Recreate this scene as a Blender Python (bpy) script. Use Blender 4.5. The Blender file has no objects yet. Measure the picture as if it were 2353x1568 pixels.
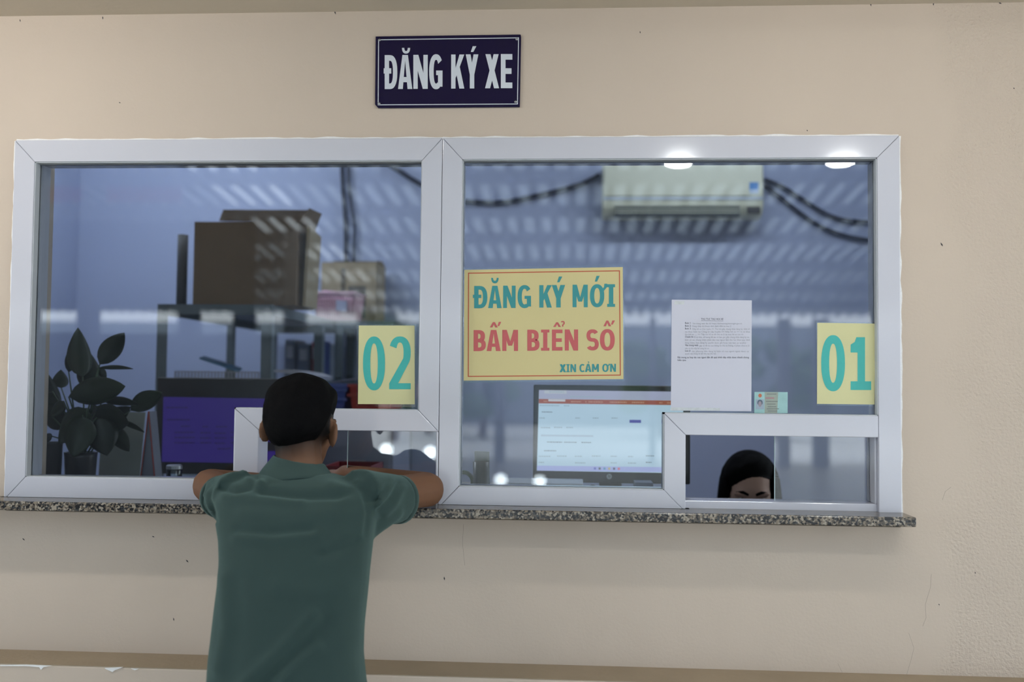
import bpy, bmesh, math, random
import numpy as np
from mathutils import Vector, Matrix, noise

random.seed(7)
scene = bpy.context.scene
COL = scene.collection

# ------------------------------------------------------------------ camera
FPX, IW, IH = 2288.0, 2353, 1568
YAW, PITCH, ROLL = 0.06318, 0.04220, 0.01001
CAM = Vector((0.0, -2.63, 1.48))
F_ = Vector((-math.sin(YAW) * math.cos(PITCH), math.cos(YAW) * math.cos(PITCH), math.sin(PITCH)))
R0 = Vector((math.cos(YAW), math.sin(YAW), 0))
U0 = R0.cross(F_)
R_ = R0 * math.cos(ROLL) + U0 * math.sin(ROLL)
U_ = -R0 * math.sin(ROLL) + U0 * math.cos(ROLL)

def at(px, py, Y):
    """World point seen at photo pixel (px, py) on the vertical plane y = Y."""
    d = R_ * ((px - IW / 2) / FPX) + U_ * ((IH / 2 - py) / FPX) + F_
    t = (Y - CAM.y) / d.y
    return CAM + d * t

def refl(px, py, dist):
    """World point out in the yard, dist metres in front of the wall, that mirrors to the pixel."""
    p = at(px, py, dist)
    return Vector((p.x, -dist, p.z))

cd = bpy.data.cameras.new('camera')
cd.sensor_width = 36.0
cd.lens = FPX / IW * 36.0
cd.clip_start, cd.clip_end = 0.05, 300
cd.dof.use_dof = True
cd.dof.focus_distance = 2.62
cd.dof.aperture_fstop = 1.5
cam = bpy.data.objects.new('camera', cd)
COL.objects.link(cam)
M = Matrix((R_, U_, -F_)).transposed().to_4x4()
M.translation = CAM
cam.matrix_world = M
scene.camera = cam

# ------------------------------------------------------------------ world, exposure
w = bpy.data.worlds.new('overcast_sky')
scene.world = w
w.use_nodes = True
bg = w.node_tree.nodes['Background']
bg.inputs[0].default_value = (0.86, 0.94, 1.0, 1)
bg.inputs[1].default_value = 5.3
scene.view_settings.view_transform = 'Standard'
scene.view_settings.look = 'None'
scene.view_settings.gamma = 1.0
scene.view_settings.use_curve_mapping = False
scene.view_settings.exposure = -0.16
FILL_TUBE = (112.0, 72.0)
FILL_BATTEN = (50.0, 24.0)
scene.cycles.sample_clamp_indirect = 6.0
scene.cycles.max_bounces = 8
scene.cycles.transparent_max_bounces = 12
scene.cycles.caustics_reflective = False
scene.cycles.caustics_refractive = False

# ------------------------------------------------------------------ materials
def lin(r, g, b):
    def c(v):
        v /= 255.0
        return v / 12.92 if v <= 0.04045 else ((v + 0.055) / 1.055) ** 2.4
    return (c(r), c(g), c(b), 1)

def mat(name, col, rough=0.5, var=0.10, scale=18.0, bump=0.0, bscale=150.0, metal=0.0, spec=0.5,
        trans=0.0, emit=None, estr=0.0, coat=0.0):
    m = bpy.data.materials.new(name)
    m.use_nodes = True
    nt = m.node_tree
    p = nt.nodes['Principled BSDF']
    tc = nt.nodes.new('ShaderNodeTexCoord')
    nz = nt.nodes.new('ShaderNodeTexNoise')
    nz.inputs['Scale'].default_value = scale
    nz.inputs['Detail'].default_value = 5
    nt.links.new(tc.outputs['Object'], nz.inputs['Vector'])
    mx = nt.nodes.new('ShaderNodeMix')
    mx.data_type = 'RGBA'
    mx.inputs['A'].default_value = [c * (1 - var) for c in col[:3]] + [1]
    mx.inputs['B'].default_value = [min(1, c * (1 + var)) for c in col[:3]] + [1]
    nt.links.new(nz.outputs['Fac'], mx.inputs['Factor'])
    nt.links.new(mx.outputs['Result'], p.inputs['Base Color'])
    p.inputs['Roughness'].default_value = rough
    p.inputs['Metallic'].default_value = metal
    p.inputs['Specular IOR Level'].default_value = spec
    p.inputs['Coat Weight'].default_value = coat
    if bump:
        n2 = nt.nodes.new('ShaderNodeTexNoise')
        n2.inputs['Scale'].default_value = bscale
        n2.inputs['Detail'].default_value = 4
        nt.links.new(tc.outputs['Object'], n2.inputs['Vector'])
        b = nt.nodes.new('ShaderNodeBump')
        b.inputs['Strength'].default_value = bump
        b.inputs['Distance'].default_value = 0.01
        nt.links.new(n2.outputs['Fac'], b.inputs['Height'])
        nt.links.new(b.outputs['Normal'], p.inputs['Normal'])
    if emit:
        p.inputs['Emission Color'].default_value = emit
        p.inputs['Emission Strength'].default_value = estr
    if trans:
        tb = nt.nodes.new('ShaderNodeBsdfTranslucent')
        nt.links.new(mx.outputs['Result'], tb.inputs['Color'])
        ms = nt.nodes.new('ShaderNodeMixShader')
        ms.inputs[0].default_value = trans
        nt.links.new(p.outputs[0], ms.inputs[1])
        nt.links.new(tb.outputs[0], ms.inputs[2])
        nt.links.new(ms.outputs[0], nt.nodes['Material Output'].inputs['Surface'])
    return m

def glass_mat(name, tint=(1, 1, 1, 1), ior=1.5, rough=0.0):
    m = bpy.data.materials.new(name)
    m.use_nodes = True
    nt = m.node_tree
    nt.nodes.clear()
    o = nt.nodes.new('ShaderNodeOutputMaterial')
    t = nt.nodes.new('ShaderNodeBsdfTransparent')
    t.inputs[0].default_value = tint
    g = nt.nodes.new('ShaderNodeBsdfGlossy')
    g.inputs['Roughness'].default_value = rough
    f = nt.nodes.new('ShaderNodeFresnel')
    f.inputs[0].default_value = ior
    ms = nt.nodes.new('ShaderNodeMixShader')
    nt.links.new(f.outputs[0], ms.inputs[0])
    nt.links.new(t.outputs[0], ms.inputs[1])
    nt.links.new(g.outputs[0], ms.inputs[2])
    nt.links.new(ms.outputs[0], o.inputs[0])
    return m

def emis(name, col, s):
    m = mat(name, (0.8, 0.8, 0.8, 1), 0.4, 0.02, emit=col, estr=s)
    return m

# plaster of the front wall: smooth skim coat near the window, coarse stipple to the right
def plaster_mat():
    m = mat('beige_plaster', (0.56, 0.475, 0.395, 1), 0.85, 0.06, 2.2, spec=0.25)
    nt = m.node_tree
    p = nt.nodes['Principled BSDF']
    tc = next(n for n in nt.nodes if n.type == 'TEX_COORD')
    sep = nt.nodes.new('ShaderNodeSeparateXYZ')
    nt.links.new(tc.outputs['Object'], sep.inputs[0])
    edge = nt.nodes.new('ShaderNodeTexNoise')
    edge.inputs['Scale'].default_value = 3.5
    nt.links.new(tc.outputs['Object'], edge.inputs['Vector'])
    a = nt.nodes.new('ShaderNodeMath'); a.operation = 'MULTIPLY_ADD'
    a.inputs[1].default_value = 0.35; a.inputs[2].default_value = -0.17
    nt.links.new(edge.outputs['Fac'], a.inputs[0])
    s = nt.nodes.new('ShaderNodeMath'); s.operation = 'ADD'
    nt.links.new(sep.outputs['X'], s.inputs[0]); nt.links.new(a.outputs[0], s.inputs[1])
    mr = nt.nodes.new('ShaderNodeMapRange')
    mr.inputs['From Min'].default_value = 0.93; mr.inputs['From Max'].default_value = 1.0
    mr.inputs['To Min'].default_value = 0.10; mr.inputs['To Max'].default_value = 0.75
    nt.links.new(s.outputs[0], mr.inputs['Value'])
    vo = nt.nodes.new('ShaderNodeTexNoise'); vo.inputs['Scale'].default_value = 130
    vo.inputs['Detail'].default_value = 3
    nt.links.new(tc.outputs['Object'], vo.inputs['Vector'])
    fine = nt.nodes.new('ShaderNodeTexNoise'); fine.inputs['Scale'].default_value = 9
    fine.inputs['Detail'].default_value = 6
    nt.links.new(tc.outputs['Object'], fine.inputs['Vector'])
    b1 = nt.nodes.new('ShaderNodeBump'); b1.inputs['Strength'].default_value = 0.12
    b1.inputs['Distance'].default_value = 0.02
    nt.links.new(fine.outputs['Fac'], b1.inputs['Height'])
    b2 = nt.nodes.new('ShaderNodeBump'); b2.inputs['Distance'].default_value = 0.006
    nt.links.new(mr.outputs[0], b2.inputs['Strength'])
    nt.links.new(vo.outputs['Fac'], b2.inputs['Height'])
    nt.links.new(b1.outputs[0], b2.inputs['Normal'])
    nt.links.new(b2.outputs[0], p.inputs['Normal'])
    return m

def granite_mat():
    m = mat('speckled_granite', (0.3, 0.26, 0.21, 1), 0.18, 0.1, 60)
    nt = m.node_tree
    p = nt.nodes['Principled BSDF']
    tc = next(n for n in nt.nodes if n.type == 'TEX_COORD')
    v = nt.nodes.new('ShaderNodeTexVoronoi'); v.inputs['Scale'].default_value = 210
    nt.links.new(tc.outputs['Object'], v.inputs['Vector'])
    sp = nt.nodes.new('ShaderNodeSeparateColor')
    nt.links.new(v.outputs['Color'], sp.inputs[0])
    cr = nt.nodes.new('ShaderNodeValToRGB')
    cr.color_ramp.interpolation = 'CONSTANT'
    e = cr.color_ramp.elements
    e[0].position = 0; e[0].color = (0.012, 0.012, 0.014, 1)
    e[1].position = 0.30; e[1].color = (0.09, 0.075, 0.06, 1)
    for pos, c in ((0.55, (0.20, 0.165, 0.125, 1)), (0.78, (0.30, 0.265, 0.215, 1)), (0.92, (0.045, 0.048, 0.05, 1))):
        n = cr.color_ramp.elements.new(pos); n.color = c
    nt.links.new(sp.outputs[0], cr.inputs[0])
    nt.links.new(cr.outputs[0], p.inputs['Base Color'])
    return m

MT = {}
MT['plaster'] = plaster_mat()
MT['granite'] = granite_mat()
MT['soffit'] = mat('soffit_paint', (0.60, 0.53, 0.43, 1), 0.85, 0.06, 3, 0.1, 40, spec=0.2)
MT['ledge_top'] = mat('dusty_shaded_ledge', (0.36, 0.29, 0.21, 1), 0.95, 0.15, 6, 0.2, 60, spec=0.1)  # dust colour, with the shade on the top face painted in
MT['upvc'] = mat('white_upvc', (0.555, 0.565, 0.63, 1), 0.11, 0.03, 4, 0.01, 10, spec=0.5)
MT['bead'] = mat('grey_gasket', (0.5, 0.53, 0.56, 1), 0.5, 0.05)
MT['sealant'] = mat('white_sealant', (0.82, 0.82, 0.82, 1), 0.6, 0.08, 60, 0.3, 90)
MT['glass'] = glass_mat('window_glass', (0.965, 0.985, 0.99, 1), 1.55)
MT['glass2'] = glass_mat('sliding_glass', (0.97, 0.985, 0.985, 1), 1.8)
MT['glass_edge'] = mat('green_glass_edge', (0.55, 0.68, 0.68, 1), 0.2, 0.05)
MT['lamin'] = glass_mat('laminate_film', (0.90, 0.93, 0.95, 1), 1.75, 0.12)
MT['enamel'] = mat('navy_enamel', (0.010, 0.007, 0.036, 1), 0.10, 0.08, 5, 0.01, 14, spec=0.3)
MT['enamel_w'] = mat('white_enamel', (0.63, 0.67, 0.74, 1), 0.35, 0.05, 8)
MT['steel'] = mat('bare_steel', (0.35, 0.36, 0.38, 1), 0.35, 0.1, metal=0.9)
MT['yellow'] = mat('yellow_paper', (0.60, 0.52, 0.25, 1), 0.32, 0.06, 7, 0.05, 25, spec=0.5)
MT['yellow2'] = mat('pale_yellow_paper', (0.62, 0.60, 0.32, 1), 0.30, 0.06, 8, 0.05, 25, spec=0.5)
MT['teal'] = mat('teal_print', (0.035, 0.26, 0.27, 1), 0.32, 0.08, 60)
MT['teal2'] = mat('light_teal_print', (0.05, 0.42, 0.38, 1), 0.32, 0.08, 60)
MT['red_print'] = mat('red_print', (0.5, 0.10, 0.10, 1), 0.32, 0.10, 60)
MT['red_line'] = mat('red_line_print', (0.45, 0.07, 0.03, 1), 0.32, 0.05)
MT['paper'] = mat('white_paper', (0.57, 0.58, 0.67, 1), 0.75, 0.03, 3, 0.05, 12)
MT['ink'] = mat('grey_ink', (0.16, 0.17, 0.21, 1), 0.8, 0.1)
MT['ink_soft'] = mat('soft_grey_ink', (0.34, 0.36, 0.41, 1), 0.8, 0.1)
MT['tape'] = mat('dirty_tape', (0.55, 0.58, 0.60, 1), 0.3, 0.25, 90)
MT['wall_in'] = mat('lavender_wall_paint', (0.40, 0.45, 0.625, 1), 0.8, 0.04, 2, spec=0.2)
MT['ceil_in'] = mat('white_ceiling_paint', (0.75, 0.76, 0.78, 1), 0.9, 0.03)
MT['floor_in'] = mat('grey_floor_tile', (0.35, 0.35, 0.36, 1), 0.35, 0.1, 4)
MT['concrete'] = mat('pale_concrete', (0.72, 0.72, 0.72, 1), 0.8, 0.15, 1.2, 0.2, 25)
MT['hall_floor'] = mat('hall_tile_floor', (0.55, 0.52, 0.47, 1), 0.35, 0.08, 2)

# ------------------------------------------------------------------ mesh builder
class MB:
    def __init__(s):
        s.v, s.f = [], []
    def add(s, vs, fs):
        n = len(s.v)
        s.v += [tuple(p) for p in vs]
        s.f += [tuple(i + n for i in f) for f in fs]
        return s
    def box(s, x0, x1, y0, y1, z0, z1):
        vs = [(x, y, z) for x in (x0, x1) for y in (y0, y1) for z in (z0, z1)]
        return s.add(vs, [(0, 1, 3, 2), (4, 6, 7, 5), (0, 4, 5, 1), (2, 3, 7, 6), (0, 2, 6, 4), (1, 5, 7, 3)])
    def obox(s, c, ax, ay, az, hx, hy, hz):
        c, ax, ay, az = Vector(c), Vector(ax), Vector(ay), Vector(az)
        vs = [c + ax * (hx * i) + ay * (hy * j) + az * (hz * k) for i in (-1, 1) for j in (-1, 1) for k in (-1, 1)]
        return s.add(vs, [(0, 1, 3, 2), (4, 6, 7, 5), (0, 4, 5, 1), (2, 3, 7, 6), (0, 2, 6, 4), (1, 5, 7, 3)])
    def prism(s, poly, y0, y1):
        """poly: (x, z) outline extruded along y."""
        n = len(poly)
        vs = [(x, y0, z) for x, z in poly] + [(x, y1, z) for x, z in poly]
        fs = [tuple(range(n)), tuple(range(2 * n - 1, n - 1, -1))]
        fs += [(i, i + n, (i + 1) % n + n, (i + 1) % n) for i in range(n)]
        return s.add(vs, fs)
    def slab(s, pts, d):
        """planar polygon pts (Vectors) thickened by vector d."""
        n = len(pts)
        vs = [Vector(p) for p in pts] + [Vector(p) + Vector(d) for p in pts]
        fs = [tuple(range(n)), tuple(range(2 * n - 1, n - 1, -1))]
        fs += [(i, i + n, (i + 1) % n + n, (i + 1) % n) for i in range(n)]
        return s.add(vs, fs)
    def poly(s, pts):
        return s.add(pts, [tuple(range(len(pts)))])
    def tube(s, pts, r, n=8, cap=True):
        pts = [Vector(p) for p in pts]
        rs = r if isinstance(r, (list, tuple)) else [r] * len(pts)
        rings, up = [], None
        for i, p in enumerate(pts):
            d = (pts[min(i + 1, len(pts) - 1)] - pts[max(i - 1, 0)]).normalized()
            if up is None:
                up = Vector((0, 0, 1)) if abs(d.z) < 0.9 else Vector((1, 0, 0))
            a = d.cross(up).normalized()
            up = a.cross(d).normalized()
            rr = rs[i] if isinstance(rs[i], (list, tuple)) else (rs[i], rs[i])
            rings.append([p + a * (math.cos(2 * math.pi * k / n) * rr[0]) + up * (math.sin(2 * math.pi * k / n) * rr[1]) for k in range(n)])
        return s.loft(rings, cap)
    def loft(s, rings, cap=True):
        n = len(rings[0])
        vs = [p for r in rings for p in r]
        fs = []
        for i in range(len(rings) - 1):
            for k in range(n):
                a, b = i * n + k, i * n + (k + 1) % n
                fs.append((a, b, b + n, a + n))
        if cap:
            fs.append(tuple(range(n - 1, -1, -1)))
            fs.append(tuple(range((len(rings) - 1) * n, len(rings) * n)))
        return s.add(vs, fs)
    def lathe(s, prof, c, n=20, sx=1.0, sy=1.0):
        c = Vector(c)
        rings = [[c + Vector((math.cos(2 * math.pi * k / n) * r * sx, math.sin(2 * math.pi * k / n) * r * sy, z)) for k in range(n)] for r, z in prof]
        return s.loft(rings)
    def ell(s, c, r, rot=None, nu=16, nv=10):
        c = Vector(c)
        vs, fs = [], []
        for j in range(nv + 1):
            th = math.pi * (j + 0.0) / nv
            th = min(max(th, 0.02), math.pi - 0.02)
            for i in range(nu):
                ph = 2 * math.pi * i / nu
                v = Vector((r[0] * math.sin(th) * math.cos(ph), r[1] * math.sin(th) * math.sin(ph), r[2] * math.cos(th)))
                if rot is not None:
                    v = rot @ v
                vs.append(c + v)
        for j in range(nv):
            for i in range(nu):
                a, b = j * nu + i, j * nu + (i + 1) % nu
                fs.append((a, a + nu, b + nu, b))
        fs.append(tuple(range(nu)))
        fs.append(tuple(range((nv + 1) * nu - 1, nv * nu - 1, -1)))
        return s.add(vs, fs)
    def mesh(s, name):
        me = bpy.data.meshes.new(name)
        me.from_pydata(s.v, [], s.f)
        bm = bmesh.new(); bm.from_mesh(me)
        bmesh.ops.recalc_face_normals(bm, faces=bm.faces)
        bm.to_mesh(me); bm.free()
        return me
    def build(s, name, m, parent=None, smooth=False, bevel=0.0, solid=0.0, flat=False):
        if flat:
            me = bpy.data.meshes.new(name); me.from_pydata(s.v, [], s.f)
        else:
            me = s.mesh(name)
        return link(name, me, m, parent, smooth, bevel, solid)

def link(name, me, m, parent=None, smooth=False, bevel=0.0, solid=0.0):
    o = bpy.data.objects.new(name, me)
    COL.objects.link(o)
    if m is not None:
        me.materials.append(MT[m] if isinstance(m, str) else m)
    if smooth:
        me.polygons.foreach_set('use_smooth', [True] * len(me.polygons))
    if bevel:
        b = o.modifiers.new('bevel', 'BEVEL'); b.width = bevel; b.segments = 2; b.limit_method = 'ANGLE'
    if solid:
        b = o.modifiers.new('solid', 'SOLIDIFY'); b.thickness = solid; b.offset = 0
    if parent is not None:
        o.parent = parent
        # children are modelled in world coordinates; only top-level empties carry an offset
        o.matrix_parent_inverse = Matrix.Translation(-parent.location) if parent.parent is None else Matrix.Identity(4)
    return o

def thing(name, loc, label=None, cat=None, group=None, kind=None):
    o = bpy.data.objects.new(name, None)
    COL.objects.link(o)
    o.location = loc
    o.empty_display_size = 0.05
    return tag(o, label, cat, group, kind)

def tag(o, label=None, cat=None, group=None, kind=None):
    if label: o['label'] = label
    if cat: o['category'] = cat
    if group: o['group'] = group
    if kind: o['kind'] = kind
    return o

def baked(mb, voxel, smooth=4, fac=0.5):
    """union of the closed shapes of mb as one continuous smoothed mesh."""
    me = mb.mesh('tmp')
    o = bpy.data.objects.new('tmp', me)
    COL.objects.link(o)
    r = o.modifiers.new('r', 'REMESH'); r.mode = 'VOXEL'; r.voxel_size = voxel; r.use_smooth_shade = True
    sm = o.modifiers.new('s', 'SMOOTH'); sm.iterations = smooth; sm.factor = fac
    dg = bpy.context.evaluated_depsgraph_get()
    out = bpy.data.meshes.new_from_object(o.evaluated_get(dg))
    bpy.data.objects.remove(o)
    bpy.data.meshes.remove(me)
    return out

# =================================================================== STRUCTURE
GX0, GX1 = -1.539, 0.837          # outer frame
GZ0, GZ1 = 1.150, 2.133
MUL = -0.357                      # line between the two units
SILL_Z = 1.146
CEIL_Z = 2.484
WT = 0.20                         # wall thickness

b = MB()
b.box(-7, GX0, 0, WT, 0, 4.4)
b.box(GX1, 6, 0, WT, 0, 4.4)
b.box(GX0, GX1, 0, WT, GZ1, 4.4)
b.box(GX0, GX1, 0, WT, 0, GZ0 - 0.03)
wall = tag(b.build('wall_front', 'plaster'), 'beige plastered outer wall around the counter windows', None, None, 'structure')

# soffit slab over the counter
b = MB(); b.box(-7, 6, -1.76, 0.0, CEIL_Z, CEIL_Z + 0.22)
soffit = tag(b.build('ceiling', 'soffit'), 'tan soffit slab over the counter', None, None, 'structure')
# ledge along the foot of the wall
LZ = at(1500, 1570, -0.13).z
b = MB(); b.box(-7, 6, -0.13, 0.0, 0.0, LZ)
ledge = tag(b.build('trim_1', 'plaster', bevel=0.004), 'plastered ledge along the lower wall', None, None, 'structure')
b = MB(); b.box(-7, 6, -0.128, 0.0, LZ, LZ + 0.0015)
b.build('dusty_shaded_top', 'ledge_top', ledge)
for pts in ([(0, 1529), (60, 1528.5), (118, 1531), (100, 1534), (94, 1540), (90, 1534), (60, 1531.5), (0, 1531.5)],
            [(240, 1536), (282, 1534), (264, 1541), (258, 1545), (244, 1539)],
            [(300, 1537), (318, 1538), (310, 1541)]):
    b = MB(); b.slab([at(x, y, -0.1325) for x, y in pts], (0, 0.004, 0))
    b.build('paint_chip', 'sealant', ledge)
# granite sill
SY = -0.105
zs0 = at(1020, 1192, SY).z
xs1 = at(2106, 1200, SY).x
zs1 = at(1300, 1179, SY).z
b = MB(); b.box(-2.2, xs1, SY, WT, zs0, zs0 + 0.024)
SILL_Z = zs0 + 0.024
sill = tag(b.build('trim_2', 'granite', bevel=0.003), 'speckled granite sill under the counter windows', None, None, 'structure')

# insect marks and cracks on the wall
for i, (x, y, l, a) in enumerate([(46, 47, 7, 80), (236, 41, 8, 85), (770, 29, 9, 70), (1471, 74, 6, 80), (2001, 10, 9, 75),
        (2145, 9, 8, 88), (2298, 7, 8, 30), (2164, 562, 10, 60), (1021, 1330, 9, 80), (399, 1424, 8, 80), (54, 1240, 8, 40),
        (275, 236, 5, 30), (2068, 415, 11, 85), (2060, 330, 5, 80), (1855, 300, 4, 60), (2330, 203, 4, 60), (2241, 1317, 4, 70),
        (2158, 1390, 4, 70), (352, 1234, 7, 20), (430, 1290, 9, 45)]):
    p = at(x, y, -0.0006); k = 1 / 870.0
    d = Vector((math.cos(math.radians(a)), 0, -math.sin(math.radians(a)))); n = Vector((d.z, 0, -d.x))
    h, wd = l * k * 0.5, max(1.2, l * 0.17) * k
    b = MB(); b.slab([p - d * h, p + n * wd, p + d * h, p - n * wd], (0, 0.0012, 0))
    b.build('insect_mark', mat('insect_mark', (0.05, 0.045, 0.05, 1), 0.8) if i == 0 else bpy.data.materials['insect_mark'], wall)
for pts in ([(2088, 1455), (2100, 1490), (2094, 1515), (2085, 1545), (2082, 1555)], [(2165, 1150), (2172, 1130), (2185, 1120)],
            [(1065, 1205), (1063, 1250), (1068, 1300)], [(1925, 1525), (1935, 1545), (1930, 1560)],
            [(2120, 1440), (2128, 1420), (2126, 1390), (2138, 1350), (2140, 1320)]):
    b = MB(); b.tube([at(x, y, 0.0003) for x, y in pts], 0.0005, 5)  # cracks drawn as thin brown lines
    b.build('hairline_crack', mat('crack_line', (0.22, 0.19, 0.15, 1), 0.9) if 'crack_line' not in bpy.data.materials else bpy.data.materials['crack_line'], wall)

# ---- windows (uPVC): every mitred bar is a part
FY0, FY1 = -0.012, 0.075
GY = 0.014                         # outer face of the fixed glass
def bar(parent, poly, y0=FY0, y1=FY1, name='frame_bar'):
    b = MB(); b.prism(poly, y0, y1)
    return b.build(name, 'upvc', parent, bevel=0.0018)

def beadline(parent, pts):
    """glazing bead following an outline (x, z), just inside the frame bars."""
    n = len(pts)
    for i in range(n):
        (x0, z0), (x1, z1) = pts[i], pts[(i + 1) % n]
        b = MB()
        b.box(min(x0, x1) - 0.0022, max(x0, x1) + 0.0022, FY0 + 0.004, GY + 0.012, min(z0, z1) - 0.0022, max(z0, z1) + 0.0022)
        b.build('glazing_bead', 'bead', parent)

FW = 0.057
g = 0.0006
win1 = thing('window_1', (GX0, 0, GZ0), 'white framed counter window with the number 02', None, None, 'structure')
ix0, ix1, iz0, iz1 = -1.4815, -0.4115, 1.213, 2.073
bz1, bz0 = 1.405, 1.3495           # bar over the pass-through
vx0, vx1 = -0.907, -0.842
m1 = MUL - g
bar(win1, [(GX0, GZ1), (m1, GZ1), (ix1, iz1), (ix0, iz1)])
bar(win1, [(GX0, GZ0), (GX0, GZ1 - 2 * g), (ix0, iz1 - g), (ix0, iz0 + g)])
bar(win1, [(GX0 + g, GZ0), (ix0 + g, iz0), (vx0, iz0), (vx0, GZ0)])
bar(win1, [(m1, GZ1 - 2 * g), (m1, GZ0), (ix1 + 0.0, GZ0), (ix1, GZ0 + 0.02), (ix1, iz1 - g)] if False else
    [(m1, GZ1 - 2 * g), (m1, bz0), (ix1, bz1), (ix1, iz1 - g)])
bar(win1, [(vx0, bz1), (ix1 - g, bz1), (m1 - g, bz0), (vx1, bz0)])
bar(win1, [(vx0, bz1 - 2 * g), (vx1, bz0 - g), (vx1, GZ0), (vx0, GZ0)])
bar(win1, [(m1, bz0 - g), (m1, GZ0), (m1 - 0.006, GZ0), (m1 - 0.006, bz0 - g)], name='track_jamb')
bar(win1, [(vx1, GZ0), (m1 - 0.006, GZ0), (m1 - 0.006, GZ0 + 0.022), (vx1, GZ0 + 0.022)], 0.0, FY1, 'sliding_track')
beadline(win1, [(ix0, iz1), (ix1, iz1), (ix1, bz1), (vx0, bz1), (vx0, iz0), (ix0, iz0)])
b = MB(); b.prism([(ix0, iz1), (ix1, iz1), (ix1, bz1), (vx0, bz1), (vx0, iz0), (ix0, iz0)], GY, GY + 0.006)
b.build('glass_pane', 'glass', win1)
sx = at(800, 1040, 0.05).x
b = MB(); b.box(sx, m1 - 0.006, 0.045, 0.051, GZ0 + 0.02, bz0 + 0.01)
b.build('sliding_pane', 'glass2', win1)
b = MB(); b.box(sx - 0.0012, sx, 0.045, 0.051, GZ0 + 0.02, bz0 + 0.01)
b.build('pane_edge', 'glass_edge', win1)

win2 = thing('window_2', (MUL, 0, GZ0), 'white framed counter window with the number 01', None, None, 'structure')
jx0, jx1, jz0, jz1 = -0.303, 0.780, 1.206, 2.075
rx0, rx1 = 0.2335, 0.289
m2 = MUL + g
bar(win2, [(m2, GZ1), (GX1, GZ1), (jx1, jz1), (jx0, jz1)])
bar(win2, [(m2, GZ0), (m2, GZ1 - 2 * g), (jx0, jz1 - g), (jx0, jz0 + g)])
bar(win2, [(GX1, GZ1 - 2 * g), (GX1, GZ0), (jx1, GZ0), (jx1, jz1 - g)])
bar(win2, [(m2 + g, GZ0), (jx0 + g, jz0), (rx0, jz0), (rx1, GZ0)])
bar(win2, [(rx0, bz1), (jx1 - g, bz1), (jx1 - g, bz0), (rx1, bz0)])
bar(win2, [(rx0, bz1 - 2 * g), (rx1, bz0 - g), (rx1, GZ0), (rx0, jz0)])
bar(win2, [(rx1, GZ0), (jx1, GZ0), (jx1, GZ0 + 0.028), (rx1, GZ0 + 0.028)], 0.004, FY1, 'sliding_track')
bar(win2, [(jx1 - 0.006, GZ0 + 0.028), (jx1, GZ0 + 0.028), (jx1, bz0), (jx1 - 0.006, bz0)], 0.004, FY1, 'track_jamb')
beadline(win2, [(jx0, jz1), (jx1, jz1), (jx1, bz1), (rx0, bz1), (rx0, jz0), (jx0, jz0)])
b = MB(); b.prism([(jx0, jz1), (jx1, jz1), (jx1, bz1), (rx0, bz1), (rx0, jz0), (jx0, jz0)], GY, GY + 0.006)
b.build('glass_pane', 'glass', win2)
sx2 = at(1780, 1070, 0.05).x
b = MB(); b.box(sx2, jx1 - 0.004, 0.045, 0.051, GZ0 + 0.026, bz0 + 0.01)
b.build('sliding_pane', 'glass2', win2)
b = MB(); b.box(sx2 - 0.0012, sx2, 0.045, 0.051, GZ0 + 0.026, bz0 + 0.01)
b.build('pane_edge', 'glass_edge', win2)
# uneven sealant bead round the outer frame
def sealant(parent, p0, p1, out):
    n = 60
    p0, p1 = Vector(p0), Vector(p1)
    L, Rr = [], []
    for i in range(n + 1):
        p = p0.lerp(p1, i / n)
        wv = 0.005 + 0.004 * noise.noise(Vector((i * 0.37, out[0] * 3, out[1] * 5 + 2.2)))
        L.append((p.x - out[0] * 0.004, p.y - out[1] * 0.004)); Rr.append((p.x + out[0] * max(0.001, wv), p.y + out[1] * max(0.001, wv)))
    b = MB(); b.prism(L + Rr[::-1], -0.0045, 0.004)
    b.build('sealant_bead', 'sealant', parent)
sealant(win1, (GX0, GZ0), (GX0, GZ1), (-1, 0)); sealant(win1, (GX0, GZ1), (MUL, GZ1), (0, 1))
sealant(win2, (MUL, GZ1), (GX1, GZ1), (0, 1)); sealant(win2, (GX1, GZ1), (GX1, GZ0), (1, 0))
# base strip between frame and sill
b = MB(); b.box(GX0 - 0.006, rx1 + 0.012, FY0 - 0.012, 0.02, SILL_Z, GZ0 + 0.004)
b.build('base_strip', 'sealant', win2, bevel=0.003)

# ---- interior room shell
RX0, RX1, RY1, RZ = -2.7, 1.95, 2.60, 2.95
b = MB(); b.box(RX0 - .1, RX1 + .1, RY1, RY1 + .1, 0, RZ)
tag(b.build('wall_back', 'wall_in'), 'lavender grey back wall of the office', kind='structure')
b = MB(); b.box(RX0 - .1, RX0, WT, RY1, 0, RZ)
tag(b.build('wall_left', 'wall_in'), 'lavender grey left wall of the office', kind='structure')
b = MB()
b.box(RX1, RX1 + .1, WT, 0.7, 0, RZ); b.box(RX1, RX1 + .1, 2.2, RY1, 0, RZ)
b.box(RX1, RX1 + .1, 0.7, 2.2, 0, 1.0); b.box(RX1, RX1 + .1, 0.7, 2.2, 2.3, RZ)
tag(b.build('wall_right', 'wall_in'), 'lavender grey right wall of the office with a daylight window', kind='structure')
win3 = thing('window_3', (RX1, 0.7, 1.0), 'side window of the office', kind='structure')
for y0, y1, z0, z1 in ((.7, .75, 1., 2.3), (2.15, 2.2, 1., 2.3), (.75, 2.15, 1., 1.05), (.75, 2.15, 2.25, 2.3), (1.425, 1.475, 1.05, 2.25)):
    b = MB(); b.box(RX1 + .02, RX1 + .08, y0, y1, z0, z1); b.build('frame_bar', 'upvc', win3)
b = MB(); b.box(RX1 + .045, RX1 + .05, .74, 2.16, 1.04, 2.26); b.build('glass_pane', 'glass', win3)
b = MB(); b.box(RX0 - .1, RX1 + .1, WT, RY1 + .1, RZ, RZ + .1)
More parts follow.
